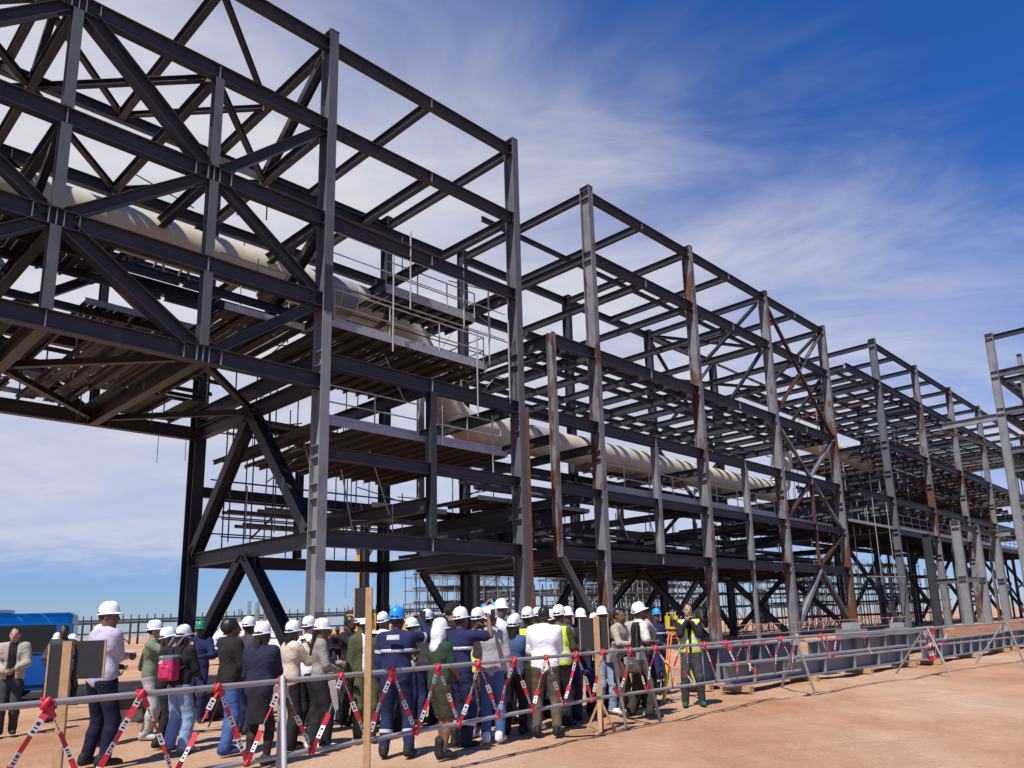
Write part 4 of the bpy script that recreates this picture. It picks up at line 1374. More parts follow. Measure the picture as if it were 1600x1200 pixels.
# ---- blue bus
def bus():
    zb = -0.30
    x1, y0 = -15.05, 24.5
    L, Wd, H = 8.2, 2.2, 2.64
    ang = R(27)
    r = empty('blue_bus', Vector((x1, y0, zb)) + Matrix.Rotation(ang, 3, 'Z') @ Vector((-L / 2, Wd / 2, 0)), ang, 'bright blue bus with dark windows parked at the far left', 'bus')
    prof = [(-Wd / 2, 0.32), (-Wd / 2, 2.30), (-Wd / 2 + 0.06, 2.48), (-Wd / 2 + 0.22, 2.60), (0, H), (Wd / 2 - 0.22, 2.60), (Wd / 2 - 0.06, 2.48), (Wd / 2, 2.30), (Wd / 2, 0.32)]
    n = len(prof)
    xs = [-L / 2, -L / 2 + 0.12, L / 2 - 0.12, L / 2]
    sc = [0.94, 1, 1, 0.94]
    vs, fs = [], []
    for x, s in zip(xs, sc):
        for (y, z) in prof:
            vs.append((x, y * s, 0.32 + (z - 0.32) * (0.5 + s / 2)))
    for i in range(3):
        for k in range(n):
            fs.append((i * n + k, i * n + (k + 1) % n, (i + 1) * n + (k + 1) % n, (i + 1) * n + k))
    fs += [tuple(range(n))[::-1], tuple(3 * n + k for k in range(n))]
    MB().add(vs, fs).build('body', M['bus_blue'], r)
    for side in (-1, 1):
        for k in range(5):
            w = (L - 0.75) / 5
            xc = L / 2 - 0.40 - w * (k + .5)
            MB().box((xc, side * (Wd / 2 + 0.004), 1.83), (w - 0.035, 0.03, 0.82)).build('side_window', M['glass'], r)
        MB().box((0, side * (Wd / 2 + .006), 1.36), (L - 0.3, 0.025, 0.05)).build('waist_strip', M['black'], r)
        MB().box((0, side * (Wd / 2 + .006), 0.42), (L - 0.5, 0.03, 0.10)).build('skirt_trim', M['galv_dark'], r)
        for x in (-2.5, 2.6):
            wh = MB().tube([(x, side * (Wd / 2 - 0.24), 0.42), (x, side * (Wd / 2 + 0.015), 0.42)], 0.42, 20).build('wheel', M['rubber'], r)
            sub(MB().tube([(x, side * (Wd / 2 + 0.0), 0.42), (x, side * (Wd / 2 + 0.03), 0.42)], 0.22, 14).build('hub_cap', M['galv'], r), wh)
        MB().box((L / 2 - .16, side * (Wd / 2 + 0.002), 1.0), (0.10, 0.03, 0.22)).build('side_lamp', M['lamp_red'], r)
    MB().box((L / 2 + 0.004, 0, 1.9), (0.03, Wd - 0.5, 0.7)).build('rear_window', M['glass'], r)
    MB().box((-L / 2 - 0.004, 0, 1.75), (0.03, Wd - 0.35, 1.0)).build('windscreen', M['glass'], r)
    MB().box((L / 2 - 2.2, -0.2, H + 0.04), (1.0, 0.8, 0.10)).build('roof_hatch', M['white_paint'], r)
    for s in (-1, 1):
        MB().box((L / 2 - 0.3, s * .8, 0.95), (0.62, 0.2, 0.24)).build('tail_lamp', M['lamp_red'], r)


bus()

# ---- white van
def van():
    r = empty('white_van', (-18.2, 47.0, 0), 0, 'white panel van parked beyond the braced tower legs', 'van')
    L, Wd = 5.6, 1.95
    prof = [(-2.8, .35), (-2.8, .95), (-2.62, 1.12), (-1.95, 1.22), (-1.25, 1.98), (-0.9, 2.12), (2.4, 2.15), (2.72, 2.05), (2.8, 1.0), (2.8, .35)]
    n = len(prof)
    vs = [(x, -Wd / 2 + (0.10 if z > 1.3 else 0), z) for x, z in prof] + [(x, Wd / 2 - (0.10 if z > 1.3 else 0), z) for x, z in prof]
    fs = [(i, (i + 1) % n, n + (i + 1) % n, n + i) for i in range(n)] + [tuple(range(n))[::-1], tuple(n + i for i in range(n))]
    MB().add(vs, fs).build('body', M['white_paint'], r)
    MB().bar((-1.93, 0, 1.27), (-1.28, 0, 1.96), 1.55, 0.03, up=(-.7, 0, .7)).build('windscreen', M['glass'], r)
    for s in (-1, 1):
        MB().box((-0.75, s * (Wd / 2 - 0.035), 1.62), (0.85, 0.05, 0.45)).build('cab_window', M['glass'], r)
        MB().box((0.4, s * (Wd / 2 + .004), 1.15), (4.0, 0.015, 0.05)).build('side_moulding', M['galv_dark'], r)
        for x in (-1.85, 1.8):
            MB().tube([(x, s * (Wd / 2 - 0.22), .34), (x, s * (Wd / 2 + .01), .34)], 0.34, 18).build('wheel', M['rubber'], r)
        MB().box((-2.72, s * .72, .85), (0.18, 0.32, 0.2)).build('headlight', M['glass'], r)


van()

# ---- yellow mobile crane far behind
def crane():
    r = empty('mobile_crane', (-16.6, 70, 0), 0, 'yellow mobile crane with raised boom seen between the tower legs', 'crane')
    MB().box((0, 0, 0.95), (8.0, 2.5, 0.7)).build('carrier', M['yellow'], r)
    for x in (-3, -1.6, 1.4, 2.9):
        for s in (-1, 1):
            MB().tube([(x, s * 0.85, .55), (x, s * 1.28, .55)], 0.55, 14).build('wheel', M['rubber'], r)
    mb = MB()
    mb.box((3.4, 0, 1.75), (1.4, 2.3, 1.0))
    mb.build('driver_cab', M['yellow'], r)
    MB().box((-0.6, 0.6, 2.1), (2.6, 1.2, 1.4)).build('slew_house', M['yellow'], r)
    MB().bar((0.1, 0, 2.0), (-0.55, 0, 6.3), 0.75, 0.8, up=(1, 0, 0)).build('boom_base', M['yellow'], r)
    MB().bar((-0.55, 0, 6.3), (-0.80, 0, 8.0), 0.62, 0.65, up=(1, 0, 0)).build('boom_section', M['yellow'], r)
    MB().bar((-0.80, 0, 8.0), (-2.0, 0, 12.6), 0.45, 0.45, up=(1, 0, 0)).build('boom_tip', M['tube_dark'], r)
    for k, (a, b) in enumerate((((0.5, 0.1, 2.3), (-0.3, 0, 6.0)), ((0.30, 0, 8.6), (-0.62, 0, 6.8)))):
        MB().tube([a, b], 0.12, 8).build('luffing_ram', M['tube_dark'], r)
    MB().tube([(-2.0, 0, 12.5), (-2.02, -.1, 4.2)], 0.02, 5).build('hoist_rope', M['tube_dark'], r)


crane()

# ---- low tan site building
r = empty('site_building', (-14.4, 82, 0), 0, 'low tan flat-roofed site building behind the crowd', 'building')
MB().box((0, 0, 1.05), (6.3, 4.0, 2.1)).build('wall', M['tan_wall'], r)
MB().box((0, 0, 2.17), (6.6, 4.3, 0.14)).build('roof', M['galv_dark'], r)
for x in (-1.8, 1.2):
    MB().box((x, -2.01, 1.4), (0.8, 0.05, 0.6)).build('window', M['glass'], r)
MB().box((2.6, -2.01, 1.0), (0.85, 0.05, 1.95)).build('door', M['galv_dark'], r)

# ---- concrete column stubs and reinforcement on the skyline
for k, (x, h) in enumerate(((-36.9, 3.2), (-36.2, 3.9), (-35.5, 3.9), (-34.9, 3.85), (-34.3, 3.7), (-33.6, 3.2), (-32.9, 3.4))):
    r = empty('concrete_pier', (x, 92 + (k % 3), 0), .2, ['leftmost', 'second', 'third', 'middle', 'fifth', 'sixth', 'rightmost'][k] + ' slim pale concrete pier of the row on the skyline behind the van', 'concrete pier', 'concrete piers behind the van')
    MB().box((0, 0, h / 2), (0.36, 0.36, h)).build('shaft', M['concrete'], r)
    b_ = MB()
    for s in (-.12, 0, .12):
        b_.tube([(s, 0, h), (s * 1.3, 0, h + 1.0 + .3 * math.sin(k))], 0.03, 4)
    tag(b_.build('starter_bars', M['tube_dark'], r), kind='stuff')


# ---- distant pipe racks
def far_rack(x0, y0, x1, y1, z, h, bay, label, rows=2, lower=True):
    a = Vector((x0, y0, 0))
    d = Vector((x1 - x0, y1 - y0, 0))
    L = d.length
    r = empty('distant_pipe_rack', a, math.atan2(d.y, d.x), label, 'pipe rack', 'pipe racks on the horizon')
    n = int(L / bay)
    MB().box((L / 2, 0, z), (L, 0.3, 0.42)).build('deck_beam', M['steel'], r)
    MB().box((L / 2, 3, z), (L, 0.3, 0.42)).build('deck_beam', M['steel'], r)
    if lower:
        MB().box((L / 2, 0, z * .52), (L, 0.25, 0.3)).build('lower_beam', M['steel'], r)
    p = MB()
    for i in range(n * 3 + 1):
        p.box((L * i / (n * 3), 0, z + .2 + h / 2), (0.16, 0.16, h))
    tag(p.build('upstand_posts', M['steel'], r), kind='stuff')
    for i in range(n + 1):
        x = L * i / n
        for y in (0, 3):
            MB().box((x, y, z / 2 - .1), (0.28, 0.28, z - .2)).build('rack_leg', M['steel'], r)
    for i in range(n):
        if i % 2 == 0:
            MB().bar((L * i / n, 0, z - .3), (L * (i + 1) / n, 0, .3), 0.18, 0.18).build('brace', M['steel'], r)
        elif i % 4 == 1:
            MB().bar((L * (i + .5) / n, 0, z - .3), (L * (i + 1) / n, 0, z * .5), 0.16, 0.16).build('brace', M['steel'], r)
    for k in range(3):
        MB().tube([(0, 0.6 + .8 * k, z + .5), (L, 0.6 + .8 * k, z + .5)], 0.16, 8).build('rack_pipe', M['steel'], r)
    return r


far_rack(-150, 150, -36, 152, 4.2, 1.2, 4.4, 'low distant pipe rack on the skyline at the left, behind the bus')
far_rack(-46, 175, 14, 200, 5.0, 1.4, 4.4, 'distant pipe rack on the skyline seen between the tower legs')
far_rack(-14, 120, 12, 110, 5.6, 1.2, 3.6, 'distant pipe rack on the skyline behind the white-helmeted crowd')


# ---- scaffolding towers behind the racks
def scaffold(u, v, nu, nv, nz, bu=1.6, bv=1.6, bz=1.15, label='', mats=('tube', 'tube_dark')):
    r = empty('scaffolding', L2W(u, v), PHI, label, 'scaffolding', 'scaffolds behind the racks')
    s, l, b_, dk = MB(), MB(), MB(), MB()
    for i in range(nu + 1):
        for j in range(nv + 1):
            s.tube([(i * bu, j * bv, 0), (i * bu, j * bv, nz * bz + random.uniform(.2, 1.2))], 0.04, 5)
    for k in range(1, nz + 1):
        for j in range(nv + 1):
            l.tube([(-.2, j * bv, k * bz), (nu * bu + .2, j * bv, k * bz)], 0.036, 5)
        for i in range(nu + 1):
            l.tube([(i * bu, -.2, k * bz + .06), (i * bu, nv * bv + .2, k * bz + .06)], 0.036, 5)
    for i in range(nu):
        for k in range(nz):
            if random.random() < .55:
                f = random.random() < .5
                b_.tube([(i * bu, -.05, (k + f) * bz), ((i + 1) * bu, -.05, (k + 1 - f) * bz)], 0.036, 5)
    for k in range(2, nz + 1, 2):
        dk.box((nu * bu / 2, nv * bv / 2, k * bz + .1), (nu * bu * random.uniform(.5, 1), nv * bv, 0.05))
    tag(s.build('standards', M[mats[0]], r), kind='stuff')
    tag(l.build('ledgers', M[mats[1]], r), kind='stuff')
    tag(b_.build('braces', M[mats[0]], r), kind='stuff')
    tag(dk.build('boards', M['galv_dark'], r), kind='stuff')


SL = ['left end of the scaffolds, thin tubes against the sky', 'scaffold of thin tubes behind the timber post with black boards', 'dense scaffold behind the man in the yellow vest', 'scaffold beyond the deep girder by the yellow vest',  # one label for each scaffold spot, in order
      'dense scaffold behind the pale front column', 'dark scaffold in the shade under the long rack', 'scaffold behind the crossed rusty braces', 'scaffold under the far rack, left part',
      'scaffold under the far rack, right part', 'scaffold at the far right beneath the crowded decks']
spots = [(27, 27, 6, 2, 5), (30, 15.5, 6, 2, 5), (36, 13.5, 6, 2, 5), (40, 20, 7, 2, 6), (47, 13, 6, 2, 6), (49, 22, 7, 2, 6), (58, 12, 6, 2, 6), (68, 13, 7, 2, 6), (80, 11, 8, 2, 6)]
for (u, v, nu, nv, nz), lb in zip(spots, SL):
    scaffold(u, v, nu, nv, nz, label=lb)
for (u, v, nu, nv, nz), lb in zip([(54.5, 2.5, 5, 2, 4), (66, 2, 4, 2, 4), (44.5, 4, 3, 2, 4)], ['scaffold inside the foot of the far rack, nearer bay', 'scaffold inside the foot of the far rack, farther bay', 'scaffold in the gap between the two long racks']):
    scaffold(u, v, nu, nv, nz, label=lb)

# ---- low concrete blocks and dark beams behind the crowd at the left
for k, (x0, x1, y, hh, mt, lb) in enumerate(((-8.3, -6.9, 14.6, .46, 'rust', 'low dark brown steel beam on the sand behind the pink backpack, left piece'),
                                           (-6.7, -5.2, 14.4, .46, 'rust', 'low dark brown steel beam on the sand behind the pink backpack, right piece'),
                                           (-4.55, -3.7, 14.0, .60, 'concrete', 'grey concrete block on the sand beside the news tripod'))):
    r = empty('ground_block' if mt == 'concrete' else 'ground_beam', ((x0 + x1) / 2, y, gz((x0 + x1) / 2, y)), -.03, lb, 'block' if mt == 'concrete' else 'steel beam')
    L = x1 - x0
    if mt == 'concrete':
        vs = [(-L / 2, -.3, 0), (L / 2, -.3, 0), (L / 2, .3, 0), (-L / 2, .3, 0), (-L / 2 + .05, -.18, hh), (L / 2 - .05, -.18, hh), (L / 2 - .05, .18, hh), (-L / 2 + .05, .18, hh)]
        MB().add(vs, [(3, 2, 1, 0), (4, 5, 6, 7), (0, 1, 5, 4), (1, 2, 6, 5), (2, 3, 7, 6), (3, 0, 4, 7)]).build('block_body', M[mt], r)
        MB().tube([(-.1, 0, hh - .01), (-.08, 0, hh + .08), (.08, 0, hh + .08), (.1, 0, hh - .01)], 0.012, 6).build('lifting_loop', M['tube_dark'], r)
    else:
        MB().box((0, 0, hh - .015), (L, .3, .03)).build('top_flange', M[mt], r)
        MB().box((0, 0, .015), (L, .3, .03)).build('bottom_flange', M[mt], r)
        MB().box((0, 0, hh / 2), (L, .02, hh - .06)).build('web', M[mt], r)

# ---- tan containers and dark plant beyond the scaffolds
for k, (u, v, rz, mt, lb) in enumerate(((33, 36, 12, 'tan_wall', 'tan shipping container beyond the scaffolds, left one'), (45, 34, -8, 'tan_wall', 'tan shipping container beyond the scaffolds, middle one'),
                                       (57, 30, 20, 'white_paint', 'white shipping container beyond the scaffolds at the right'))):
    p = L2W(u, v)
    r = empty('shipping_container', (p.x, p.y, 0), PHI + R(rz), lb, 'container', 'containers beyond the scaffolds')
    MB().box((0, 0, 1.3), (6.05, 2.4, 2.5)).build('shell', M[mt], r)
    for i in range(18):
        MB().box((-2.85 + i * .335, -1.215, 1.3), (.14, .04, 2.3)).build('side_rib', M[mt], r)
    for x in (-2.97, 2.97):
        for y in (-1.15, 1.15):
            MB().box((x, y, 1.32), (.16, .16, 2.64)).build('corner_post', M[mt], r)
for k, (u, v, h, lb) in enumerate(((50.5, 17.5, 3.4, 'dark upright vessel among the scaffolds, nearer one'), (63, 18, 4.2, 'dark upright vessel among the scaffolds, farther one'))):
    p = L2W(u, v)
    r = empty('vessel', (p.x, p.y, 0), 0, lb, 'vessel', 'vessels among the scaffolds')
    MB().tube([(0, 0, .5), (0, 0, .7), (0, 0, h - .4), (0, 0, h - .1), (0, 0, h)], [.5, .95, .95, .7, .15], 20).build('shell', M['steel'], r)
    for a in range(3):
        MB().box((.7 * math.cos(a * 2.1), .7 * math.sin(a * 2.1), .4), (.12, .12, .8)).build('leg', M['steel'], r)
for (u, v, nu, nv, nz), lb in zip([(29, 31, 7, 2, 5), (43, 27, 7, 2, 6), (52, 30, 8, 2, 6), (72, 20, 8, 2, 6)], ['second row of scaffold behind the survey tripod', 'second row of scaffold behind the pale front column', 'second row of scaffold behind the far rack', 'second row of scaffold at the far right']):
    scaffold(u, v, nu, nv, nz, label=lb, mats=('tube_dark', 'tube'))

# offcuts of timber and plate near the splayed post and the girders
for k, (x, y, l, w_, h_, rz, mt, lb) in enumerate(((0.28, 11.05, .42, .12, .03, 20, 'wood', 'short timber offcut lying in front of the splayed post'),
                                                (6.9, 20.6, .7, .5, .35, 44, 'steel_light', 'grey steel end plate stack standing between the ground girders'),
                                                (8.1, 21.9, .9, .4, .30, 30, 'galv', 'pale steel bracket lying between the ground girders'),
                                                (5.2, 17.1, .35, .10, .03, -30, 'wood', 'timber offcut in front of the nearest girder'))):
    r = empty('offcut', (x, y, 0), R(rz), lb, 'offcut')
    MB().box((0, 0, h_ / 2), (l, w_, h_)).build('offcut_body', M[mt], r)
    MB().box((l * .1, w_ * .1, h_ + .012), (l * .8, w_ * .6, .02)).build('offcut_top', M[mt], r)
# ------------------------------------------------------------------ people
V3 = lambda *a: np.array(a, float)


def surface_nets(f, o, h):
    """mesh of the zero level of a sampled field (inside negative)"""
    s = f < 0
    nx, ny, nz = f.shape
    c = np.zeros((nx - 1, ny - 1, nz - 1), int)
    for i in (0, 1):
        for j in (0, 1):
            for k in (0, 1):
                c += s[i:nx - 1 + i, j:ny - 1 + j, k:nz - 1 + k]
    act = (c > 0) & (c < 8)
    idx = -np.ones(act.shape, int)
    ijk = np.argwhere(act)
    idx[act] = np.arange(len(ijk))
    acc = np.zeros((len(ijk), 3))
    cnt = np.zeros(len(ijk))
    corners = [(i, j, k) for i in (0, 1) for j in (0, 1) for k in (0, 1)]
    for a in range(8):
        for b in range(a + 1, 8):
            ca, cb = np.array(corners[a]), np.array(corners[b])
            if np.abs(ca - cb).sum() != 1:
                continue
            pa = ijk + ca
            pb = ijk + cb
            fa = f[pa[:, 0], pa[:, 1], pa[:, 2]]
            fb = f[pb[:, 0], pb[:, 1], pb[:, 2]]
            m = (fa < 0) != (fb < 0)
            t = np.where(m, fa / np.where(m, fa - fb, 1), 0)
            acc += np.where(m[:, None], ca + (cb - ca) * t[:, None], 0)
            cnt += m
    v = (ijk + acc / np.maximum(cnt, 1)[:, None]) * h + o
    faces = []
    for ax in range(3):
        sl0 = [slice(None)] * 3
        sl1 = [slice(None)] * 3
        sl0[ax] = slice(0, -1)
        sl1[ax] = slice(1, None)
        a, b = s[tuple(sl0)], s[tuple(sl1)]
        e = np.argwhere(a != b)
        if not len(e):
            continue
        o1, o2 = [(1, 2), (2, 0), (0, 1)][ax]
        ok = (e[:, o1] > 0) & (e[:, o2] > 0) & (e[:, o1] < act.shape[o1]) & (e[:, o2] < act.shape[o2])
        e = e[ok]
        flip = a[e[:, 0], e[:, 1], e[:, 2]]

        def at(d1, d2):
            q = e.copy()
            q[:, o1] += d1
            q[:, o2] += d2
            return idx[q[:, 0], q[:, 1], q[:, 2]]
        quad = np.stack([at(-1, -1), at(0, -1), at(0, 0), at(-1, 0)], 1)
        quad[~flip] = quad[~flip][:, ::-1]
        faces.append(quad)
    return v, np.concatenate(faces) if faces else np.zeros((0, 4), int)


def seg(P, a, b, r1, r2, sq=1.0):
    """rounded cone between two joints; sq squashes it front to back"""
    a, b = np.asarray(a, float), np.asarray(b, float)
    ba = b - a
    pa = P - a
    t = np.clip(pa @ ba / max(ba @ ba, 1e-9), 0, 1)
    q = pa - t[:, None] * ba
    if sq != 1.0:
        q = q * np.array([1, 1 / sq, 1])
    return np.linalg.norm(q, axis=1) - (r1 + (r2 - r1) * t)


def ell(P, c, r):
    q = (P - np.asarray(c, float)) / np.asarray(r, float)
    k = np.linalg.norm(q, axis=1)
    return (k - 1) * min(r)


def smin(a, b, k):
    h = np.clip(0.5 + 0.5 * (b - a) / k, 0, 1)
    return b + (a - b) * h - k * h * (1 - h)


def field(fn, lo, hi, h):
    lo, hi = np.asarray(lo, float), np.asarray(hi, float)
    n = np.ceil((hi - lo) / h).astype(int) + 1
    g = np.stack(np.meshgrid(*[lo[i] + h * np.arange(n[i]) for i in range(3)], indexing='ij'), -1).reshape(-1, 3)
    return surface_nets(fn(g).reshape(n), lo, h)


def np_mesh(name, chunks, mats, smooth=True):
    """chunks: list of (verts, faces, material index or per-face array)"""
    vs, fs, mi = [], [], []
    b = 0
    for v, f, m in chunks:
        vs.append(v)
        fs += (np.asarray(f) + b).tolist() if not isinstance(f, list) else [[i + b for i in q] for q in f]
        mi += list(m) if hasattr(m, '__len__') else [m] * len(f)
        b += len(v)
    me = bpy.data.meshes.new(name)
    me.from_pydata(np.concatenate(vs).tolist(), [], fs)
    for m in mats:
        me.materials.append(m)
    me.polygons.foreach_set('material_index', np.array(mi, dtype=np.int32))
    me.polygons.foreach_set('use_smooth', [smooth] * len(fs))
    me.update()
    return me


def limb(S, T, l1, l2, pole):
    """two-bone reach: returns (elbow, end)"""
    S, T, pole = np.asarray(S, float), np.asarray(T, float), np.asarray(pole, float)
    d = T - S
    L = np.linalg.norm(d)
    mx = (l1 + l2) * 0.995
    if L > mx:
        T = S + d / L * mx
        d = T - S
        L = mx
    u = d / L
    a = (l1 * l1 - l2 * l2 + L * L) / (2 * L)
    hh = math.sqrt(max(l1 * l1 - a * a, 0))
    n = pole - u * (pole @ u)
    n /= max(np.linalg.norm(n), 1e-6)
    return S + u * a + n * hh, T


SKIN = {
    'dark': make_mat('dark brown skin', (0.075, 0.036, 0.022), 0.55, 0, 0.06, 9, spec=0.35),
    'brown': make_mat('brown skin', (0.17, 0.085, 0.05), 0.55, 0, 0.06, 9, spec=0.35),
    'light': make_mat('light skin', (0.42, 0.23, 0.155), 0.55, 0, 0.06, 9, spec=0.35),
}
EYE_M = make_mat('eye', (0.02, 0.016, 0.014), 0.2, 0, 0.02, 9)
LIP_M = make_mat('lips', (0.16, 0.055, 0.045), 0.5, 0, 0.02, 9)
HAIR_M = make_mat('black hair', (0.012, 0.010, 0.009), 0.45, 0, 0.3, 40)
HAIR_B = make_mat('brown hair', (0.045, 0.024, 0.014), 0.45, 0, 0.3, 40)
REFL = make_mat('silver reflective tape', (0.55, 0.56, 0.56), 0.4, 0.1, 0.06, 9)
HATS = {k: make_mat(k + ' hard hat', c, 0.38, 0, 0.10, 26) for k, c in dict(white=(0.80, 0.80, 0.79), blue=(0.02, 0.27, 0.68), green=(0.015, 0.20, 0.075)).items()}

POSE = {   # hand targets for a 1.75 m person facing +Y; x is the side, poles for the elbows
    'down': ((0.25, 0.04, 0.80), (0.3, -1, 0)),
    'phone': ((0.09, 0.33, 1.50), (0.7, -0.2, -1)),
    'camera': ((0.10, 0.22, 1.60), (1.0, 0.1, -0.5)),
    'high': ((0.09, 0.24, 1.86), (1.0, 0.3, 0.1)),
    'hip': ((0.20, 0.03, 1.02), (1, -0.6, 0)),
    'front': ((0.06, 0.26, 1.06), (0.8, -0.7, -0.2)),
    'notes': ((0.10, 0.30, 1.16), (0.8, -0.6, -0.4)),
    'cross': ((-0.12, 0.22, 1.20), (0.8, -0.2, -0.6)),
    'chin': ((0.04, 0.19, 1.44), (0.5, 0.1, -1)),
    'up': ((0.26, 0.30, 1.62), (0.8, 0.1, -0.8)),
    'bag': ((0.17, 0.16, 1.28), (0.7, -0.4, -0.9)),
    'point': ((0.12, 0.48, 1.30), (0.6, -0.3, -1)),
}

_shoe = {}


def shoe_mesh(matname, boot):
    k = (matname, boot)
    if k not in _shoe:
        def fn(P):
            d = seg(P, (0, -.06, .05), (0, .13, .035), .048, .040)
            d = smin(d, seg(P, (0, -.05, .06), (0, -.045, .22 if boot else .10), .050, .055), .03)
            d = smin(d, seg(P, (0, .10, .035), (0, .17, .03), .042, .03), .03)
            return np.maximum(d, -(P[:, 2] - 0.004))
        v, f = field(fn, (-.09, -.15, -.02), (.09, .24, .3), .016)
        _shoe[k] = np_mesh('shoe', [(v, f, 0)], [cloth(matname[0], matname[1], .6)])
    return _shoe[k]


_hat = {}


def hat_mesh(color):
    if color not in _hat:
        vs, fs, n, rings = [], [], 24, 7
        prof = [(1.0, 0.0), (0.985, 0.25), (0.93, 0.52), (0.80, 0.76), (0.58, 0.93), (0.30, 1.0), (0.06, 1.02)]
        for r_, z_ in prof:
            for k in range(n):
                a = 2 * math.pi * k / n
                ridge = 0.007 if abs(math.cos(a)) < 0.24 and z_ > .2 else (0.003 if abs(abs(math.cos(a)) - .5) < .14 and z_ > .4 else 0)
                vs.append((0.099 * r_ * math.cos(a), 0.122 * r_ * math.sin(a), 0.142 * z_ + ridge))
        m = len(prof)
        for j in range(m - 1):
            for k in range(n):
                fs.append((j * n + k, j * n + (k + 1) % n, (j + 1) * n + (k + 1) % n, (j + 1) * n + k))
        fs.append(tuple((m - 1) * n + k for k in range(n)))
        b = len(vs)
        for ring, (ext, z_) in enumerate(((0.0, 0.0), (1.0, -0.010), (1.0, -0.016), (-0.05, -0.02))):
            for k in range(n):
                a = 2 * math.pi * k / n
                s = math.sin(a)
                e = ext * (0.007 + (0.050 * max(0, s) ** 3 if s > 0 else 0.008 * abs(s)))
                vs.append(((0.099 + e) * math.cos(a), (0.122 + e) * s, z_ - (0.012 * max(0, s) ** 2 if ext > 0 else 0)))
        for j in range(3):
            for k in range(n):
                fs.append((b + j * n + (k + 1) % n, b + j * n + k, b + (j + 1) * n + k, b + (j + 1) * n + (k + 1) % n))
        me = bpy.data.meshes.new('hard_hat')
        me.from_pydata(vs, [], fs)
        me.materials.append(HATS[color])
        me.polygons.foreach_set('use_smooth', [True] * len(fs))
        me.update()
        _hat[color] = me
    return _hat[color]


def tube_np(pts, rs, n=6):
    m = MB().tube([tuple(p) for p in pts], list(rs), n)
    return np.array(m.v), [list(q) for q in m.f]


def hand_chunks(wr, el, side, curl, toward):
    """palm, four fingers and a thumb growing out of the wrist"""
    d = wr - el
    d /= np.linalg.norm(d)
    t = np.asarray(toward, float)
    palm_n = t - d * (t @ d)
    if np.linalg.norm(palm_n) < 1e-3:
        palm_n = V3(0, 1, 0) - d * d[1]
    palm_n /= np.linalg.norm(palm_n)
    sx = np.cross(d, palm_n) * side
    out = []
    c = wr + d * 0.045
    pv, pf = tube_np([wr - d * .015, wr + d * .02, wr + d * .06, wr + d * .09], [.024, .030, .034, .030], 8)
    ctr = c
    rel = pv - ctr
    pv = ctr + rel - np.outer(rel @ palm_n, palm_n) * 0.5
    out.append((pv, pf, 0))
    for i, (off, ln, r) in enumerate(((-.028, .070, .0085), (-.009, .080, .009), (.010, .075, .0088), (.027, .058, .0078))):
        b0 = wr + d * .085 + sx * off
        c1, c2 = curl * .9, curl * 1.9
        p1 = b0 + (d * math.cos(c1) + palm_n * math.sin(c1)) * ln * .45
        p2 = p1 + (d * math.cos(c2) + palm_n * math.sin(c2)) * ln * .33
        p3 = p2 + (d * math.cos(c2 * 1.25) + palm_n * math.sin(c2 * 1.25)) * ln * .25
        v, f = tube_np([b0 - d * .012, b0, p1, p2, p3], [r, r * 1.05, r, r * .92, r * .7], 6)
        out.append((v, f, 0))
    b0 = wr + d * .03 - sx * .026
    v, f = tube_np([b0, b0 + d * .025 - sx * .018 + palm_n * .008, b0 + d * .052 - sx * .02 + palm_n * .02, b0 + d * .07 - sx * .016 + palm_n * .028], [.012, .011, .0095, .0075], 6)
    out.append((v, f, 0))
    return out


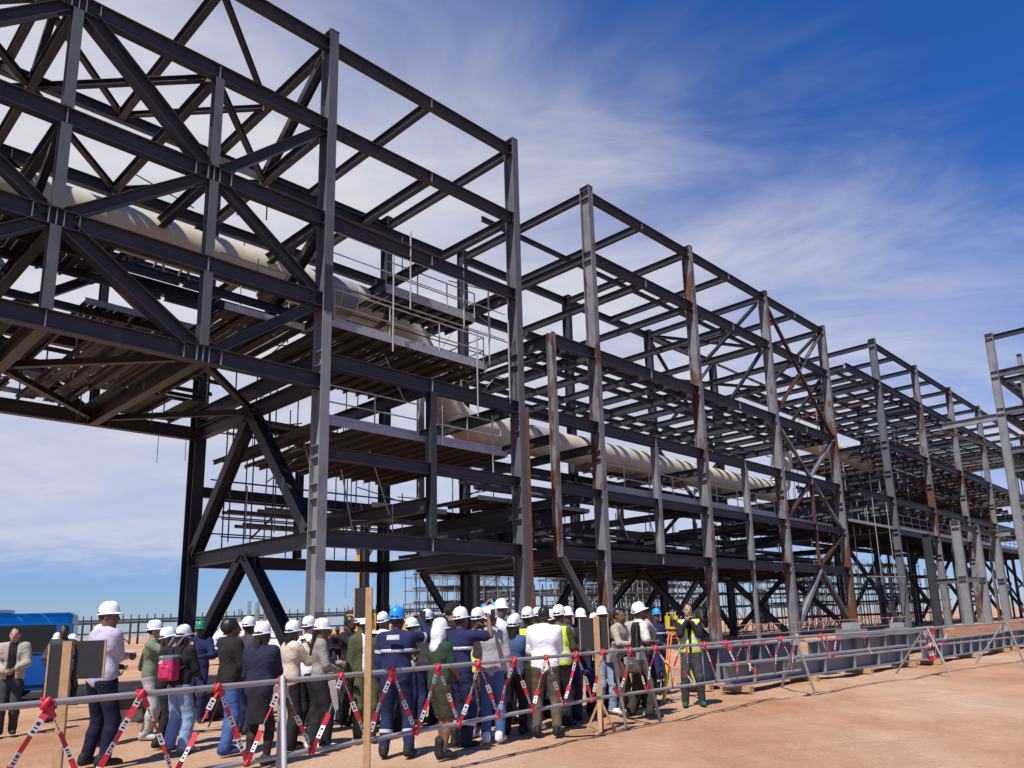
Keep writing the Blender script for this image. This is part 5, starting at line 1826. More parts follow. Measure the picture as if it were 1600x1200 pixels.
def person(x, y, facing, label, height=1.72, skin='brown', hat='white', hair='short', hairm=None, top=('grey', (.3, .3, .3)), sleeve='long', outer=None,
           vest=None, bottom='trousers', bcol=('black', (.02, .02, .022)), shoe=('black leather', (.02, .02, .02)), boot=False, arms=('down', 'down'), build=1.0,
           lean=0.0, turn=0.0, nod=0.0, stride=0.0, spread=0.10, bands=False, hood=None, cap=None, phone=False, leg_shift=0.0, group='visitors gathered behind the tape barrier', coarse=False):
    s = height / (1.80 if hat else 1.75)
    z0 = gz(x, y)
    root = empty('person', (x, y, z0), R(-facing), label, 'person', group)
    ph = random.uniform(0, 6)
    stride = stride + random.uniform(-.06, .06)
    spread = spread * random.uniform(.85, 1.25)
    turn = turn + random.uniform(-.2, .2)
    nod = nod + random.uniform(-.10, .05)
    w = build * .93
    lf = lambda p: V3(p[0], p[1] + lean * max(0, p[2] - 0.95), p[2])
    hip = V3(0, 0, .93)
    SL = {-1: lf((-.185 * w, 0, 1.43)), 1: lf((.185 * w, 0, 1.43))}
    neck = lf((0, 0, 1.48))
    head = lf((0, 0.02 + nod * .05, 1.635))
    arm = {}
    for sd, nm in ((-1, arms[0]), (1, arms[1])):
        tgt, pole = POSE[nm]
        jit = np.array([random.uniform(-.02, .02) for _ in range(3)])
        T = lf((tgt[0] * sd, tgt[1], tgt[2])) + jit
        el, wr = limb(SL[sd], T, .285, .255, (pole[0] * sd, pole[1], pole[2]))
        arm[sd] = (SL[sd], el, wr)
    leg = {}
    for sd in (-1, 1):
        H_ = V3(.085 * sd * w, 0, .90)
        F_ = V3(spread * sd, stride * sd + random.uniform(-.03, .03), .085)
        kn, an = limb(H_, F_, .425, .41, (0.15 * sd, 1, 0))
        leg[sd] = (H_, kn, an)
    ct, st = math.cos(turn), math.sin(turn)

    def to_head(P):     # world -> head frame (turn about the vertical, then nod)
        q = P - head
        q = np.stack([q[:, 0] * ct + q[:, 1] * st, -q[:, 0] * st + q[:, 1] * ct, q[:, 2]], 1)
        cn, sn = math.cos(nod), math.sin(nod)
        return np.stack([q[:, 0], q[:, 1] * cn - q[:, 2] * sn, q[:, 1] * sn + q[:, 2] * cn], 1)
    HM = Matrix.Translation(head * s) @ Matrix.Rotation(turn, 4, 'Z') @ Matrix.Rotation(-nod, 4, 'X')

    def torso(P, g):
        d = seg(P, lf((-.10 * w, 0, 1.34)), lf((.10 * w, 0, 1.34)), .115 * w + g, .115 * w + g, .80)
        d = smin(d, seg(P, lf((0, 0, 1.30)), lf((0, 0, 1.08)), .155 * w + g, .145 * w + g, .72), .08)
        d = smin(d, seg(P, lf((-.045 * w, 0, 1.05)), lf((.045 * w, 0, 1.05)), .115 * w + g, .115 * w + g, .80), .08)
        d = smin(d, seg(P, (-.06 * w, -.01, .94), (.06 * w, -.01, .94), .115 * w + g, .115 * w + g, .86), .08)
        d = smin(d, seg(P, lf((-.06, 0, 1.44)), lf((-.155 * w, 0, 1.425)), .06 + g, .058 + g), .05)
        d = smin(d, seg(P, lf((.06, 0, 1.44)), lf((.155 * w, 0, 1.425)), .06 + g, .058 + g), .05)
        return d

    def armf(P, g, t1=1.0):
        d = None
        for sd in (-1, 1):
            a, e, wv = arm[sd]
            q = seg(P, a, e, .056 + g, .045 + g)
            if t1 > 0.5:
                q = smin(q, seg(P, e, e + (wv - e) * t1, .043 + g, .030 + g), .02)
            else:
                q = seg(P, a, a + (e - a) * .75, .058 + g, .054 + g * 1.5)
            d = q if d is None else np.minimum(d, q)
        return d

    def legf(P, g, t1=1.0, r_end=None):
        d = None
        for sd in (-1, 1):
            a, k, n_ = leg[sd]
            q = seg(P, a, k, .088 * w + g, .058 + g)
            q = smin(q, seg(P, k, k + (n_ - k) * .35, .056 + g, .058 + g), .03)
            q = smin(q, seg(P, k + (n_ - k) * .35, n_, .057 + g, (r_end if r_end else .040 + g)), .03)
            d = q if d is None else np.minimum(d, q)
        return d
    h = .030 if coarse else .024
    # --- body: one continuous figure
    def bodyf(P):
        d = torso(P, 0.0)
        d = smin(d, armf(P, 0.0), .03)
        d = smin(d, legf(P, 0.0), .03)
        d = smin(d, seg(P, neck - V3(0, 0, .04), head + V3(0, -.01, -.04), .058, .055), .03)
        return d
    allp = np.array([p for t_ in (arm[-1], arm[1], leg[-1], leg[1]) for p in t_])
    lo = np.minimum(allp.min(0) - .16, [-.3, -.2, 0])
    hi = np.maximum(allp.max(0) + .16, [.3, .2, 1.6])
    v, f = field(bodyf, lo, hi, h)
    chunks = [(v * s, f, 0)]

    def headf(P):
        q = to_head(P)
        d = ell(q, (0, -.012, .035), (.077, .098, .095))
        d = smin(d, ell(q, (0, .028, -.045), (.060, .068, .078)), .04)
        d = smin(d, seg(q, (0, .092, .012), (0, .108, -.022), .010, .016), .018)
        d = smin(d, seg(q, (-.035, .080, .030), (.035, .080, .030), .012, .012), .015)
        for sd in (-1, 1):
            d = smin(d, ell(q, (sd * .078, -.008, -.005), (.010, .020, .032)), .008)
            d = np.maximum(d, -ell(q, (sd * .034, .104, .010), (.020, .016, .012)))
        d = smin(d, seg(P, neck - V3(0, 0, .02), head + V3(0, -.02, -.05), .056, .052), .02)
        return d
    hh_ = .020 if coarse else .0135
    v, f = field(headf, head - V3(.15, .17, .21), head + V3(.15, .17, .17), hh_)
    chunks.append((v * s, f, 0))
    for sd in (-1, 1):
        m = MB()
        m.tube([(sd * .034 - .010, .086, .010), (sd * .034, .091, .010), (sd * .034 + .010, .086, .010)], [.004, .008, .004], 6)
        vv = np.array([HM @ Vector(p) * 1.0 for p in (np.array(m.v) * s)])
        chunks.append((vv, [list(q) for q in m.f], 1))
    m = MB().tube([(-.024, .083, -.058), (0, .096, -.056), (.024, .083, -.058)], [.004, .008, .004], 6)
    chunks.append((np.array([HM @ Vector(p) for p in (np.array(m.v) * s)]), [list(q) for q in m.f], 2))
    for sd in (-1, 1):
        a, e, wv = arm[sd]
        nm = arms[0] if sd < 0 else arms[1]
        tw = {'down': V3(-sd, 0.3, 0), 'hip': V3(-sd, 0, 0), 'cross': V3(0, -1, 0)}.get(nm, V3(-sd * .8, 0.1, 0.1))
        for vv, ff, mm in hand_chunks(wv, e, sd, .35 if nm == 'down' else .75, tw):
            chunks.append((vv * s, ff, mm))
    link('body', np_mesh('body', chunks, [SKIN[skin], EYE_M, LIP_M]), root)

    def wr_(P, amp=.0045):
        u = P[:, 2] * 9 + P[:, 0] * 6 * math.sin(ph) + P[:, 1] * 5
        u = u + .55 * np.sin(P[:, 0] * 13 + ph) + .5 * np.sin(P[:, 1] * 15 + 2 * ph) + .35 * np.sin(P[:, 2] * 21 + ph)
        f1 = np.abs(np.sin(u * 1.7 + P[:, 0] * 8 * math.cos(ph) + ph)) ** 1.5
        f2 = np.abs(np.sin(P[:, 2] * 8 - P[:, 0] * 17 + 12 * P[:, 1] + 1.6 * np.sin(P[:, 2] * 9 + 3 * ph)))
        msk = .45 + .55 * np.sin(P[:, 2] * 6.5 + P[:, 0] * 3 + ph) ** 2
        return amp * .9 * (f1 - .5) * msk + amp * .9 * (f2 - .5) * (1.2 - msk)

    # --- top
    hem = .86 if bottom != 'coverall' else .93
    if bottom == 'long_coat':
        hem = .72

    def topf(P, g=.016, t1=(.97 if sleeve == 'long' else 0.0), hm=hem):
        d = torso(P, g)
        q = armf(P, g * .9, t1)
        d = smin(d, q, .035)
        d = smin(d, seg(P, lf((0, -.005, 1.44)), lf((0, -.005, 1.485)), .078, .070), .03)
        d = d + wr_(P)
        return np.maximum(d, hm - P[:, 2])
    ahi = np.array([p for t_ in (arm[-1], arm[1]) for p in t_])
    lo2 = np.minimum(ahi.min(0) - .12, [-.3, -.22, .80])
    lo2[2] = max(lo2[2], hem - .05) if False else min(lo2[2], hem - .05)
    hi2 = np.maximum(ahi.max(0) + .12, [.3, .26, 1.56])
    v, f = field(topf, lo2, hi2, .024 if coarse else .020)
    link('coverall_top' if bottom == 'coverall' else 'shirt', np_mesh('shirt', [(v * s, f, 0)], [cloth(*top)]), root)
    if outer:
        def outf(P):
            d = topf(P, .030, .0 if outer[2] == 'vest' else .95, .84)
            if outer[2] == 'vest':
                d = np.maximum(torso(P, .030) + wr_(P, .004), .86 - P[:, 2])
                d = np.maximum(d, P[:, 2] - 1.49)
            # open at the front
            return np.maximum(d, np.minimum(P[:, 1] - 0, .055 - np.abs(P[:, 0])) if outer[2] != 'closed' else d - 1)
        v, f = field(outf, lo2, hi2, .020)
        link('vest' if outer[2] == 'vest' else 'jacket', np_mesh('jacket', [(v * s, f, 0)], [cloth(outer[0], outer[1])]), root)
    if vest:
        def vf(P):
            d = torso(P, .034) + wr_(P, .004)
            d = np.maximum(d, .90 - P[:, 2])
            d = np.maximum(d, P[:, 2] - 1.485)
            d = np.maximum(d, np.abs(P[:, 0]) - .215 * w)
            if vest[2] == 'open':
                d = np.maximum(d, np.minimum(P[:, 1], .022 + .03 * np.clip((P[:, 2] - 1.1) / .35, 0, 1) - np.abs(P[:, 0])))
            return d
        v, f = field(vf, (-.3, -.25, .85), (.3, .35, 1.55), .018)
        fc = v[f].mean(1)
        band = ((np.abs(fc[:, 2] - 1.00) < .032) | (np.abs(fc[:, 2] - 1.14) < .03) | ((np.abs(np.abs(fc[:, 0]) - .10) < .026) & (fc[:, 2] > 1.17))).astype(int)
        link('safety_vest', np_mesh('safety_vest', [(v * s, f, band)], [cloth(vest[0], vest[1]), REFL]), root)
    # --- bottoms
    if bottom in ('trousers', 'coverall', 'wide'):
        g = .020 if bottom != 'wide' else .030

        def bf(P):
            d = legf(P, g, r_end=.066 if bottom != 'wide' else .088)
            d = smin(d, seg(P, (-.055 * w, -.01, .95), (.055 * w, -.01, .95), .125 * w, .125 * w, .88), .05)
            d = d + wr_(P, .007)
            return np.maximum(np.maximum(d, P[:, 2] - 1.02), .035 - P[:, 2])
        la = np.array([p for t_ in (leg[-1], leg[1]) for p in t_])
        v, f = field(bf, np.minimum(la.min(0) - .14, [-.26, -.2, 0.0]), np.maximum(la.max(0) + .14, [.26, .2, 1.06]), .024 if coarse else .021)
        link('coverall_legs' if bottom == 'coverall' else 'trousers', np_mesh('trousers', [(v * s, f, 0)], [cloth(*bcol)]), root)
    elif bottom in ('skirt', 'shorts'):
        zb = .52

        def bf(P):
            if bottom == 'skirt':
                d = seg(P, (-.05, -.01, .96), (.05, -.01, .96), .125 * w, .125 * w, .85)
                d = smin(d, seg(P, (0, -.005, .95), (0, 0, .5), .165 * w, .175 * w, .80), .06)
            else:
                d = legf(P, .040)
                d = smin(d, seg(P, (-.055, -.01, .95), (.055, -.01, .95), .125 * w, .125 * w, .88), .05)
            d = d + wr_(P, .006)
            return np.maximum(np.maximum(d, P[:, 2] - 1.02), zb - P[:, 2])
        v, f = field(bf, (-.3, -.26, .46), (.3, .28, 1.06), .021)
        link(bottom, np_mesh(bottom, [(v * s, f, 0)], [cloth(*bcol)]), root)
        if bottom == 'skirt':
            v, f = field(lambda P: np.maximum(legf(P, .006), np.maximum(P[:, 2] - .62, .07 - P[:, 2])), (-.28, -.22, .04), (.28, .24, .66), .021)
            link('tights', np_mesh('tights', [(v * s, f, 0)], [cloth('black tights', (.022, .016, .015), .6)]), root)
    if bands:
        for (pts, r1, r2) in [((k[0] + (k[1] - k[0]) * .55, k[0] + (k[1] - k[0]) * .68), .070, .068) for k in (arm[-1], arm[1])] + \
                             [((k[1] + (k[2] - k[1]) * .42, k[1] + (k[2] - k[1]) * .52), .084, .083) for k in (leg[-1], leg[1])]:
            m = MB().tube([tuple(p * s) for p in pts], [r1 * s, r2 * s], 14, caps=False)
            m.build('reflective_band', REFL, root)
        v, f = field(lambda P: np.maximum(np.abs(P[:, 2] - 1.27 - .0 * P[:, 1]) - .024, torso(P, .026) + wr_(P)), (-.3, -.25, 1.2), (.3, .3, 1.36), .016)
        link('reflective_band', np_mesh('reflective_band', [(v * s, f, 0)], [REFL]), root)
    # --- shoes
    for sd in (-1, 1):
        a = leg[sd][2]
        m = Matrix.Translation((a[0] * s, a[1] * s + .01, 0)) @ Matrix.Rotation(-sd * .18, 4, 'Z') @ Matrix.Scale(s, 4)
        link('boot' if boot else 'shoe', shoe_mesh(shoe, boot), root, m)
    # --- hair, hats
    hm_ = hairm or HAIR_M
    if hair:
        def hf(P):
            q = to_head(P)
            d = ell(q, (0, -.022, .040), (.086, .103, .100))
            d = np.maximum(d, -(seg(q, (0, .12, -.10), (0, .12, .02), .085, .085)))
            d = np.maximum(d, -.055 - q[:, 2] if hair == 'short' else -.12 - q[:, 2])
            if hair == 'long':
                e = seg(q, (0, -.07, .0), (0, -.10, -.30), .075, .055, .55)
                e = np.minimum(e, seg(q, (-.07, -.02, .0), (-.085, -.01, -.20), .035, .028))
                e = np.minimum(e, seg(q, (.07, -.02, .0), (.085, -.01, -.20), .035, .028))
                d = smin(d, e, .03)
            elif hair == 'ponytail':
                d = smin(d, seg(q, (0, -.10, .0), (0.01, -.16, -.34), .038, .018), .02)
            elif hair == 'puff':
                d = smin(d, ell(q, (0, -.05, .05), (.115, .115, .11)), .03)
            return d + .003 * np.sin(90 * q[:, 0] + 3) * np.sin(70 * q[:, 1])
        v, f = field(hf, head - V3(.2, .26, .45), head + V3(.2, .22, .2), .018)
        link('hair', np_mesh('hair', [(v * s, f, 0)], [hm_]), root)
    if hood:
        v, f = field(lambda P: np.maximum(smin(ell(to_head(P), (0, -.045, -.03), (.108, .105, .15)), seg(to_head(P), (0, -.07, -.08), (0, -.10, -.20), .09, .11, .6), .04),
                                          to_head(P)[:, 1] - .035), head - V3(.2, .26, .36), head + V3(.2, .22, .2), .018)
        link('neck_cloth', np_mesh('neck_cloth', [(v * s, f, 0)], [cloth(*hood)]), root)
    if hat:
        m = HM @ Matrix.Translation((0, -.006 * s, .045 * s)) @ Matrix.Rotation(0.10 + random.uniform(-.08, .08), 4, 'X') @ Matrix.Rotation(random.uniform(-.06, .06), 4, 'Y') @ Matrix.Scale(s * .94, 4)
        link('hard_hat', hat_mesh(hat), root, m)
    if cap:
        mb = MB()
        n = 18
        for j, (r_, z_) in enumerate(((1, 0), (.98, .45), (.80, .85), (.45, 1.0), (.05, 1.05))):
            pass
        rings = [[(0.088 * r_ * math.cos(2 * math.pi * k / n), 0.104 * r_ * math.sin(2 * math.pi * k / n) - .012, .045 + .105 * z_) for k in range(n)]
                 for r_, z_ in ((1, 0), (.98, .45), (.80, .80), (.45, .97), (.05, 1.0))]
        vs = [p for rg in rings for p in rg]
        fs = [(j * n + k, j * n + (k + 1) % n, (j + 1) * n + (k + 1) % n, (j + 1) * n + k) for j in range(4) for k in range(n)]
        mb.add(vs, fs, 0, True)
        pk = [(-.07, .06, .05), (.07, .06, .05), (.055, .165, .045), (-.055, .165, .045), (-.07, .06, .06), (.07, .06, .06), (.055, .165, .052), (-.055, .165, .052)]
        mb.add(pk, [(3, 2, 1, 0), (4, 5, 6, 7), (0, 1, 5, 4), (1, 2, 6, 5), (2, 3, 7, 6), (3, 0, 4, 7)])
        mb.build('cap', cloth(*cap), root, HM @ Matrix.Scale(s, 4))
    if phone:
        T = (arm[-1][2] + arm[1][2]) / 2 if arms[0] == arms[1] else arm[1][2]
        Pw = root.matrix_basis @ Vector((T + V3(0, .075, .06)) * s)
        cm = MB()
        if phone == 'camera':
            cm.box((0, 0, 0), (.14, .06, .09))
            cm.tube([(0, .02, 0), (0, .13, 0)], [.04, .042], 12)
            nm = 'photo_camera'
        else:
            cm.box((0, 0, 0), (.075, .010, .155))
            nm = 'mobile_phone'
        o = cm.build(nm, M['black'], None, Matrix.Translation(Pw) @ Matrix.Rotation(R(-facing), 4, 'Z'))
        tag(o, ('black photo camera' if phone == 'camera' else 'black mobile phone') + ' raised by the ' + label, 'camera' if phone == 'camera' else 'phone', 'cameras and phones held up in the crowd')
        o['label'] = ' '.join(o['label'].split()[:16])
    return root, s, lf
BLK = ('black', (.018, .018, .02))
NAVY = ('navy', (.018, .024, .075))
WHITE = ('white', (.72, .72, .74))
LILAC = ('lilac grey', (.42, .40, .47))
BEIGE = ('beige', (.46, .40, .33))
GREYM = ('grey marl', (.36, .34, .34))
JEAN = ('blue denim', (.06, .11, .27))
JEANL = ('pale denim', (.22, .32, .48))
OLIVE = ('olive', (.10, .095, .045))
GREEN = ('grey green', (.17, .20, .14))
BROWN = ('brown', (.11, .075, .05))
CAMO = ('dark olive', (.075, .075, .045))
STONE = ('light stone', (.42, .40, .37))
YEL = ('fluorescent yellow', (.66, .86, .06))
ORG = ('fluorescent orange', (.85, .17, .03))
DGREEN = ('dark green', (.03, .055, .035))
CHAR = ('charcoal', (.05, .05, .055))
SKYB = ('sky blue', (.06, .33, .70))
WSH = ('white canvas', (.6, .6, .58))

P = person
# left group
P(-9.02, 13.16, 150, 'man in an open beige jacket and dark trousers at the far left edge, hands clasped', 1.70, 'light', None, top=BLK, outer=('beige', (.40, .34, .27), 'open'), bcol=CHAR, arms=('front', 'front'), hairm=HAIR_M)
P(-12.0, 19.6, 110, 'person in a white helmet and blue top standing by the bus', 1.70, 'brown', 'white', top=SKYB, bcol=BLK, arms=('front', 'down'), coarse=True)
P(-11.3, 17.9, 170, 'person in a white helmet and black clothes half hidden by the left black board', 1.66, 'brown', 'white', top=BLK, bcol=BLK, arms=('notes', 'front'), coarse=True)
P(-9.35, 15.0, 165, 'bare-headed person in dark clothes and grey trousers behind the left black board', 1.74, 'dark', None, top=CHAR, bcol=('dark grey', (.10, .10, .11)), arms=('notes', 'notes'), coarse=True)
P(-6.62, 11.5, 60, 'woman in a white helmet and dark top just left of the tall man', 1.68, 'light', 'white', hair='short', top=BLK, bcol=NAVY, arms=('front', 'notes'))
P(-5.54, 9.72, 28, 'tall man in a lilac shirt and navy trousers with his arms folded, seen from behind', 1.92, 'brown', 'white', top=LILAC, bcol=('dark navy', (.009, .011, .030)), arms=('cross', 'cross'), turn=R(-42), build=1.12, spread=.14)
P(-7.25, 14.3, 200, 'person in a yellow vest half hidden behind the tall man', 1.64, 'dark', 'white', top=BLK, vest=(*YEL, 'open'), bcol=BLK, arms=('down', 'front'), coarse=True)
P(-6.13, 12.03, 75, 'person in a grey green shirt and pale trousers raising both hands under a white helmet', 1.72, 'light', 'white', top=GREEN, sleeve='short', bcol=STONE, arms=('camera', 'phone'), shoe=('light grey trainer', (.45, .45, .45)), stride=.06)
P(-5.46, 11.11, 62, 'woman in a white helmet and long dark cardigan holding her phone up', 1.60, 'light', 'white', hair='long', hairm=HAIR_B, top=BLK, outer=('black knit', (.02, .02, .02), 'closed'), bcol=BLK, arms=('phone', 'phone'), phone='phone')
jean = P(-5.02, 10.64, 22, 'woman in pale blue jeans with a pink backpack, white helmet', 1.62, 'light', 'white', hair='long', top=BLK, bcol=JEANL, bottom='wide', arms=('front', 'front'), shoe=('grey trainer', (.2, .2, .21)), spread=.13)
P(-6.3, 14.0, 165, 'worker in a green helmet and dark coverall facing the camera', 1.72, 'dark', 'green', top=NAVY, bottom='coverall', bcol=NAVY, arms=('notes', 'front'))
P(-6.0, 14.6, 170, 'worker in a blue helmet and navy coverall writing on a pad, at the left', 1.72, 'dark', 'blue', top=NAVY, bottom='coverall', bcol=NAVY, arms=('notes', 'notes'), nod=-.25, bands=True)
P(-4.25, 10.35, 40, 'bare-headed woman with a dark bob, black top and blue jeans', 1.66, 'brown', None, hair='puff', top=BLK, outer=('black wool', (.02, .018, .018), 'closed'), bcol=JEAN, arms=('front', 'front'), shoe=('blue trainer', (.04, .07, .2)), turn=R(-20))
P(-3.47, 9.35, 8, 'woman in a navy blazer, black skirt and dark tights, white helmet', 1.60, 'dark', 'white', hair='long', top=('navy wool', (.02, .022, .045)), outer=('navy blazer', (.02, .022, .048), 'closed'), bottom='skirt', bcol=BLK, arms=('front', 'front'), turn=R(-35))
P(-3.50, 10.5, 50, 'woman in a pale beige cardigan with long dark hair, white helmet', 1.62, 'light', 'white', hair='long', top=BLK, outer=('pale beige', (.55, .46, .36), 'open'), bcol=BLK, bottom='wide', arms=('phone', 'chin'))
P(-3.72, 11.9, 25, 'person in a white shirt and white helmet behind the woman in the beige cardigan', 1.70, 'light', 'white', top=WHITE, bcol=BLK, arms=('front', 'front'))
P(-3.10, 10.45, 70, 'woman with a dark ponytail, taupe jacket, black trousers and white trainers', 1.64, 'brown', 'white', hair='ponytail', top=('taupe', (.28, .25, .22)), bcol=BLK, bottom='wide', arms=('notes', 'front'), shoe=('white trainer', (.7, .7, .68)), stride=.05)
# middle group
P(-2.62, 10.95, 160, 'man in a dark olive jacket over a white shirt, white helmet, facing the camera', 1.69, 'dark', 'white', top=WHITE, outer=('dark olive', (.075, .08, .04), 'open'), bcol=CAMO, arms=('down', 'down'))
P(-2.75, 12.6, 20, 'person in a white helmet and pale top behind the man in olive', 1.74, 'brown', 'white', top=WHITE, bcol=JEANL, arms=('front', 'front'))
P(-2.36, 11.7, 75, 'man in a white cap and yellow striped vest behind the tallest timber post', 1.70, 'brown', None, cap=WSH, hair='short', top=('dark stripe', (.10, .12, .10)), vest=(*YEL, 'open'), bcol=BLK, arms=('front', 'notes'))
cov = P(-1.93, 9.64, 2, 'man in a navy coverall with silver bands and a blue helmet, back to camera', 1.74, 'dark', 'blue', top=NAVY, bottom='coverall', bcol=NAVY, arms=('down', 'up'), bands=True, build=1.08, spread=.15, turn=R(-18), phone='phone')
P(-2.20, 13.9, 170, 'cameraman in a bright green top behind the blue helmet', 1.72, 'dark', None, top=('bright green', (.02, .30, .09)), bcol=BLK, arms=('camera', 'camera'), phone='camera')
P(-1.38, 9.45, 48, 'woman in shorts and black boots with a white neck cloth under her helmet', 1.58, 'brown', 'white', hair=None, hood=('white cloth', (.68, .68, .67)), top=DGREEN, sleeve='short', outer=('dark green', (.03, .05, .035), 'vest'), bottom='shorts', bcol=('dark khaki', (.05, .052, .03)), boot=True, arms=('front', 'front'), stride=-.05)
P(-1.50, 11.5, 70, 'man in a black cap and black shirt looking right', 1.80, 'light', None, cap=BLK, top=BLK, bcol=BLK, arms=('front', 'front'))
P(-1.22, 10.2, 42, 'worker in navy coverall holding a phone up, white helmet', 1.72, 'brown', 'white', top=NAVY, sleeve='short', bottom='coverall', bcol=NAVY, arms=('phone', 'up'), boot=True, bands=True, phone='phone')
P(-1.08, 11.0, 30, 'person in a yellow vest and dark grey trousers left of the grey sweater', 1.72, 'brown', 'white', hair='long', top=BLK, vest=(*YEL, 'closed'), bcol=('grey camouflage', (.13, .125, .11)), arms=('front', 'front'), shoe=('pale trainer', (.5, .5, .48)))
P(-1.20, 13.3, 20, 'person in a sky blue top lifting a camera overhead', 1.72, 'light', None, top=SKYB, bcol=BLK, arms=('high', 'high'), phone='camera')
P(-0.85, 10.54, 5, 'slim person in a grey sweater and blue jeans, seen from behind', 1.73, 'brown', 'white', top=GREYM, bcol=JEAN, arms=('front', 'down'), shoe=('white trainer', (.7, .7, .68)), build=.95)
P(-0.86, 12.6, 150, 'tall man in a white helmet looking over the crowd', 1.88, 'brown', 'white', top=WHITE, bcol=BLK, arms=('front', 'front'))
P(-0.60, 11.2, 12, 'short person in a denim jacket with black trousers, white helmet', 1.60, 'brown', 'white', hair='long', top=('denim jacket', (.05, .09, .19)), bcol=BLK, arms=('front', 'front'))
P(-0.40, 11.6, 35, 'man in a yellow vest and dark sleeves beside the white shirt', 1.72, 'dark', 'white', top=BLK, vest=(*YEL, 'closed'), bcol=STONE, arms=('front', 'notes'), shoe=('white trainer', (.7, .7, .68)))
P(-0.28, 13.0, 10, 'person in a white helmet behind the yellow vest', 1.74, 'dark', 'white', top=WHITE, bcol=BLK, arms=('front', 'front'))
P(-0.15, 10.95, 4, 'bare-headed man in a white shirt and brown trousers, back to camera', 1.70, 'dark', None, top=('bright white', (.80, .80, .84)), bcol=('olive brown', (.115, .09, .06)), arms=('front', 'front'), build=1.1, spread=.12)
P(0.06, 11.9, 40, 'man in a yellow vest over olive sleeves right of the white shirt', 1.74, 'brown', 'white', top=OLIVE, vest=(*YEL, 'closed'), bcol=BLK, arms=('front', 'front'), boot=True)
P(0.20, 12.5, 160, 'man in dark glasses and a pale shirt left of the black boards', 1.72, 'brown', 'white', top=('pale grey shirt', (.5, .52, .56)), outer=('dark', (.03, .03, .035), 'open'), bcol=NAVY, arms=('front', 'notes'))
P(0.44, 13.3, 170, 'person in a white helmet behind the left one of the two low boards', 1.70, 'dark', 'white', top=CHAR, bcol=NAVY, arms=('front', 'front'))
P(0.80, 13.3, 150, 'person in a patterned black and white top behind the right low board', 1.72, 'dark', 'white', top=('black and white', (.12, .12, .12)), outer=('black', (.02, .02, .02), 'vest'), bcol=JEANL, arms=('front', 'front'), shoe=('white trainer', (.7, .7, .68)))
P(1.06, 13.1, 120, 'bare-headed person in a beige shirt with a shoulder strap', 1.66, 'brown', None, top=BEIGE, bcol=BLK, bottom='skirt', arms=('front', 'notes'), shoe=('white trainer', (.7, .7, .68)))
P(1.32, 12.7, 78, 'person with white sleeves and a dark vest bending forward, white helmet', 1.76, 'dark', 'white', top=('cream', (.66, .64, .58)), sleeve='short', outer=('black', (.02, .02, .022), 'vest'), bcol=('dark khaki', (.085, .08, .055)), arms=('notes', 'front'), nod=-.30, lean=.10, stride=.12)
P(2.12, 16.4, 155, 'worker in a blue helmet and navy coverall behind the survey tripod', 1.70, 'brown', 'blue', top=NAVY, bottom='coverall', bcol=NAVY, arms=('notes', 'front'), bands=True)
P(2.36, 13.95, 185, 'man in an open yellow vest and black clothes clasping his hands at his chin', 1.73, 'light', None, top=BLK, vest=(*YEL, 'open'), bcol=CHAR, arms=('chin', 'chin'), shoe=('green trainer', (.02, .10, .07)), turn=R(10), spread=.15)
# fillers seen between the others
P(-1.66, 12.4, 30, 'dark-haired person in a black top half hidden behind the black cap', 1.66, 'dark', None, hair='puff', top=BLK, bcol=BLK, arms=('front', 'front'), coarse=True)
P(-0.62, 12.3, 20, 'person in a white helmet glimpsed behind the denim jacket', 1.64, 'dark', 'white', top=BLK, bcol=BLK, arms=('front', 'front'), coarse=True)
P(-3.95, 13.0, 160, 'person in a white helmet and dark clothes between the women at the left', 1.66, 'dark', 'white', top=CHAR, bcol=BLK, arms=('front', 'front'), coarse=True)
P(0.95, 14.3, 170, 'person in black glimpsed between the beige shirt and the boards', 1.66, 'dark', None, top=BLK, bcol=BLK, arms=('front', 'front'), coarse=True)
P(1.62, 14.6, 165, 'person in dark clothes glimpsed left of the blue-helmeted worker', 1.64, 'dark', None, top=CHAR, bcol=BLK, arms=('front', 'front'), coarse=True)
for k, (x, y, f, hat_, top_, vs_, lb) in enumerate((
        (-2.05, 12.6, 20, 'white', CHAR, None, 'person in a white helmet and charcoal top behind the navy coverall'),
        (-1.85, 13.6, 160, 'white', NAVY, None, 'navy-clad person in a white helmet deep in the crowd behind the blue helmet'),
        (-1.05, 12.2, 40, 'white', BLK, YEL, 'person in a yellow vest deep in the crowd, just left of the grey sweater'),
        (-0.95, 14.2, 10, 'white', WHITE, None, 'person in a white helmet and white top at the back of the crowd'),
        (-0.30, 14.1, 170, 'white', BLK, None, 'person in a white helmet and black top at the back, behind the white shirt'),
        (-0.05, 12.9, 30, 'white', GREYM, YEL, 'person in a yellow vest at the back, right of the white shirt'),
        (0.18, 13.9, 150, 'white', CHAR, None, 'person in a white helmet at the back, beside the man in dark glasses'),
        (-2.95, 12.0, 60, 'white', CAMO, None, 'person in a white helmet and olive top behind the dark ponytail'),
        (-3.35, 12.9, 120, None, BLK, None, 'bare-headed camera operator in black beside the news tripod'),
        (-4.75, 12.2, 20, 'white', CHAR, None, 'person in a white helmet between the pink backpack and the dark bob'),
        (-2.35, 12.9, 80, 'white', BLK, YEL, 'person in a yellow vest behind the white cap'),
        (0.70, 14.0, 10, 'white', BLK, YEL, 'person in a yellow vest behind the two low black boards'),
        (1.45, 13.9, 20, 'white', BEIGE, None, 'person in a white helmet and beige top right of the shoulder strap'))):
    P(x, y, f, lb, random.uniform(1.62, 1.76), random.choice(['dark', 'brown', 'light']), hat_, top=top_, vest=(*vs_, 'closed') if vs_ else None, bcol=random.choice([BLK, NAVY, CHAR]),
      arms=random.choice([('front', 'front'), ('notes', 'front'), ('phone', 'phone'), ('down', 'front')]), coarse=True)
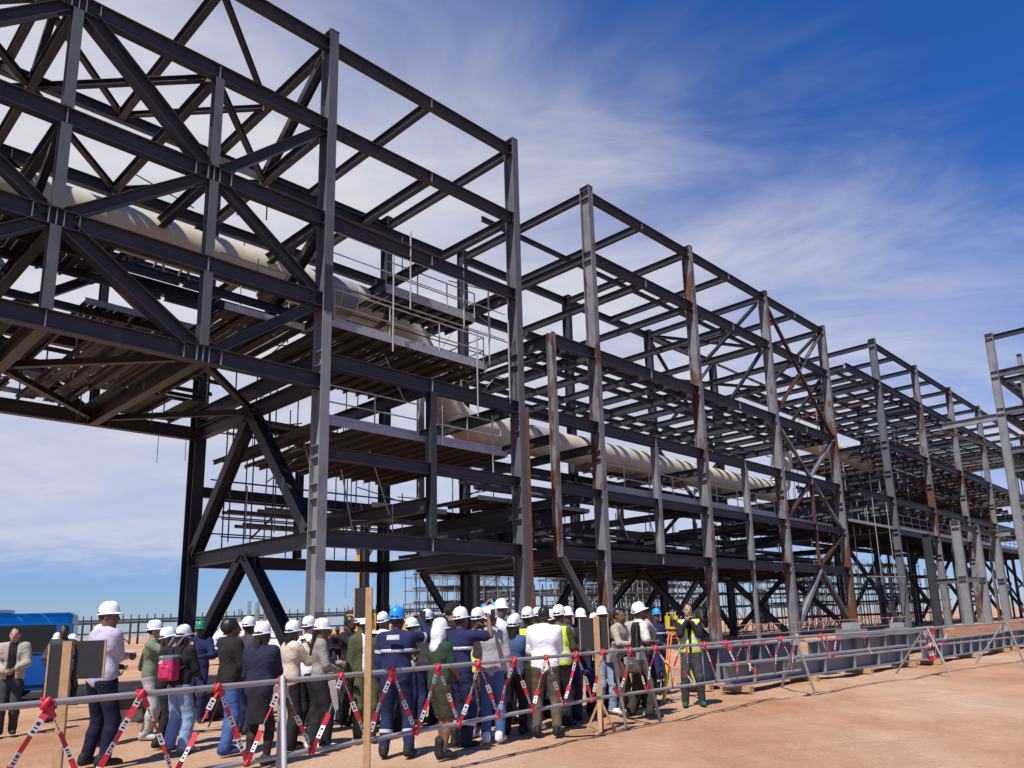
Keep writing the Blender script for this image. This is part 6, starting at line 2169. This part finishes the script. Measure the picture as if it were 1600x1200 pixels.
# workers far behind
for x, y, f, lb in ((-9.0, 31.5, 30, 'farther worker in an orange vest beyond the tower, left one of three'), (-8.55, 31.0, 140, 'farther worker in an orange vest beyond the tower, middle one of three'),
                    (-8.05, 30.6, 200, 'farther worker in an orange vest beyond the tower, right one of three')):
    P(x, y, f, lb, 1.70, 'dark', 'white', top=ORG, vest=(*ORG, 'closed'), bcol=NAVY, arms=('front', 'front'), group='workers in orange far behind', coarse=True)

# pink backpack on the woman in jeans
rt, sc_, lf_ = jean
bp_ = empty('backpack', rt.location + Vector((0, 0, 0)), R(-22), 'pink backpack with grey top worn by the woman in pale jeans', 'backpack')
def packf(P):
    q = np.abs(P - V3(0, -.215, 1.20)) - V3(.105, .055, .15)
    d = np.linalg.norm(np.maximum(q, 0), axis=1) + np.minimum(q.max(1), 0) - .03
    q2 = np.abs(P - V3(0, -.285, 1.14)) - V3(.08, .02, .07)
    d2 = np.linalg.norm(np.maximum(q2, 0), axis=1) + np.minimum(q2.max(1), 0) - .02
    return smin(d, d2, .015)
v, f = field(packf, (-.2, -.36, .95), (.2, -.08, 1.45), .014)
fc = v[f].mean(1)
PINK = cloth('raspberry pink', (.50, .035, .11))
GREYT = cloth('slate grey', (.13, .13, .16))
link('pack_body', np_mesh('pack_body', [(v * sc_, f, (fc[:, 2] > 1.31).astype(int))], [PINK, GREYT]), bp_)
for s in (-1, 1):
    MB().tube([(s * .07, -.16, 1.36), (s * .09, -.06, 1.475), (s * .10, .08, 1.44), (s * .11, .14, 1.30), (s * .12, .05, 1.14), (s * .11, -.15, 1.06)], .016, 6).build('shoulder_strap', GREYT, bp_)
lg = MB()
cz, cy = 1.165, -.336
for k, (x0, hh2) in enumerate(((-.022, .018), (0, .030), (.022, .042))):
    lg.bar((x0 - .010, cy, cz - .022), (x0 + .006, cy, cz - .022 + hh2), .012, .003, up=(0, 1, 0))
lg.tube([(-.03, cy, cz + .05), (-.018, cy - .001, cz + .062), (.0, cy - .002, cz + .066), (.018, cy - .001, cz + .062), (.03, cy, cz + .05)], .004, 5)
lg.build('printed_emblem', cloth('white print', (.7, .7, .7)), bp_)
# white name patch on the blue-helmeted man's back
m_ = MB()
m_.box((0.0, -0.196, 1.385), (.15, .012, .055))
m_.build('name_patch', cloth('white patch', (.62, .62, .66)), cov[0])
# shoulder bag on the crouching figure, satchel on the beige shirt
r = empty('shoulder_bag', (1.20, 12.45, 0), R(-60), 'olive shoulder bag hanging beside the person with white sleeves', 'bag')
v, f = field(lambda P: np.linalg.norm(np.maximum(np.abs(P - V3(0, 0, .80)) - V3(.12, .04, .09), 0), axis=1) - .03, (-.2, -.12, .62), (.2, .12, .98), .016)
link('bag_body', np_mesh('bag_body', [(v, f, 0)], [cloth('olive bag', (.08, .075, .05))]), r)
MB().tube([(-.12, 0, .88), (-.06, 0.05, 1.2), (0.02, .1, 1.45), (.06, .05, 1.2), (.12, 0, .88)], .012, 6).build('strap', M['black'], r)

# pink-soled slab and loose bits by the boots, stones and tracks on the sand
rs = random.Random(11)
sm = MB()
n = 0
while n < 1600:
    x = rs.uniform(-7, 14)
    y = rs.uniform(6.5, 24)
    if abs(x) > y * .8:
        continue
    n += 1
    s = rs.uniform(.005, .014) * (1.9 if rs.random() < .06 else 1)
    a = rs.uniform(0, 6.28)
    q = [(s * math.cos(a + t) * (1 + .3 * math.sin(3 * t + a)), s * math.sin(a + t) * .8, 0) for t in (0, 1.25, 2.5, 3.8, 5.0)]
    top = (s * .2, 0, s * .8)
    z = gz(x, y) - .008
    sm.add([(x + p[0], y + p[1], z + p[2]) for p in q] + [(x + top[0], y, z + top[2] + .004)], [(i, (i + 1) % 5, 5) for i in range(5)])
tag(sm.build('gravel', M['ground']), 'small loose stones scattered over the sand', kind='stuff')
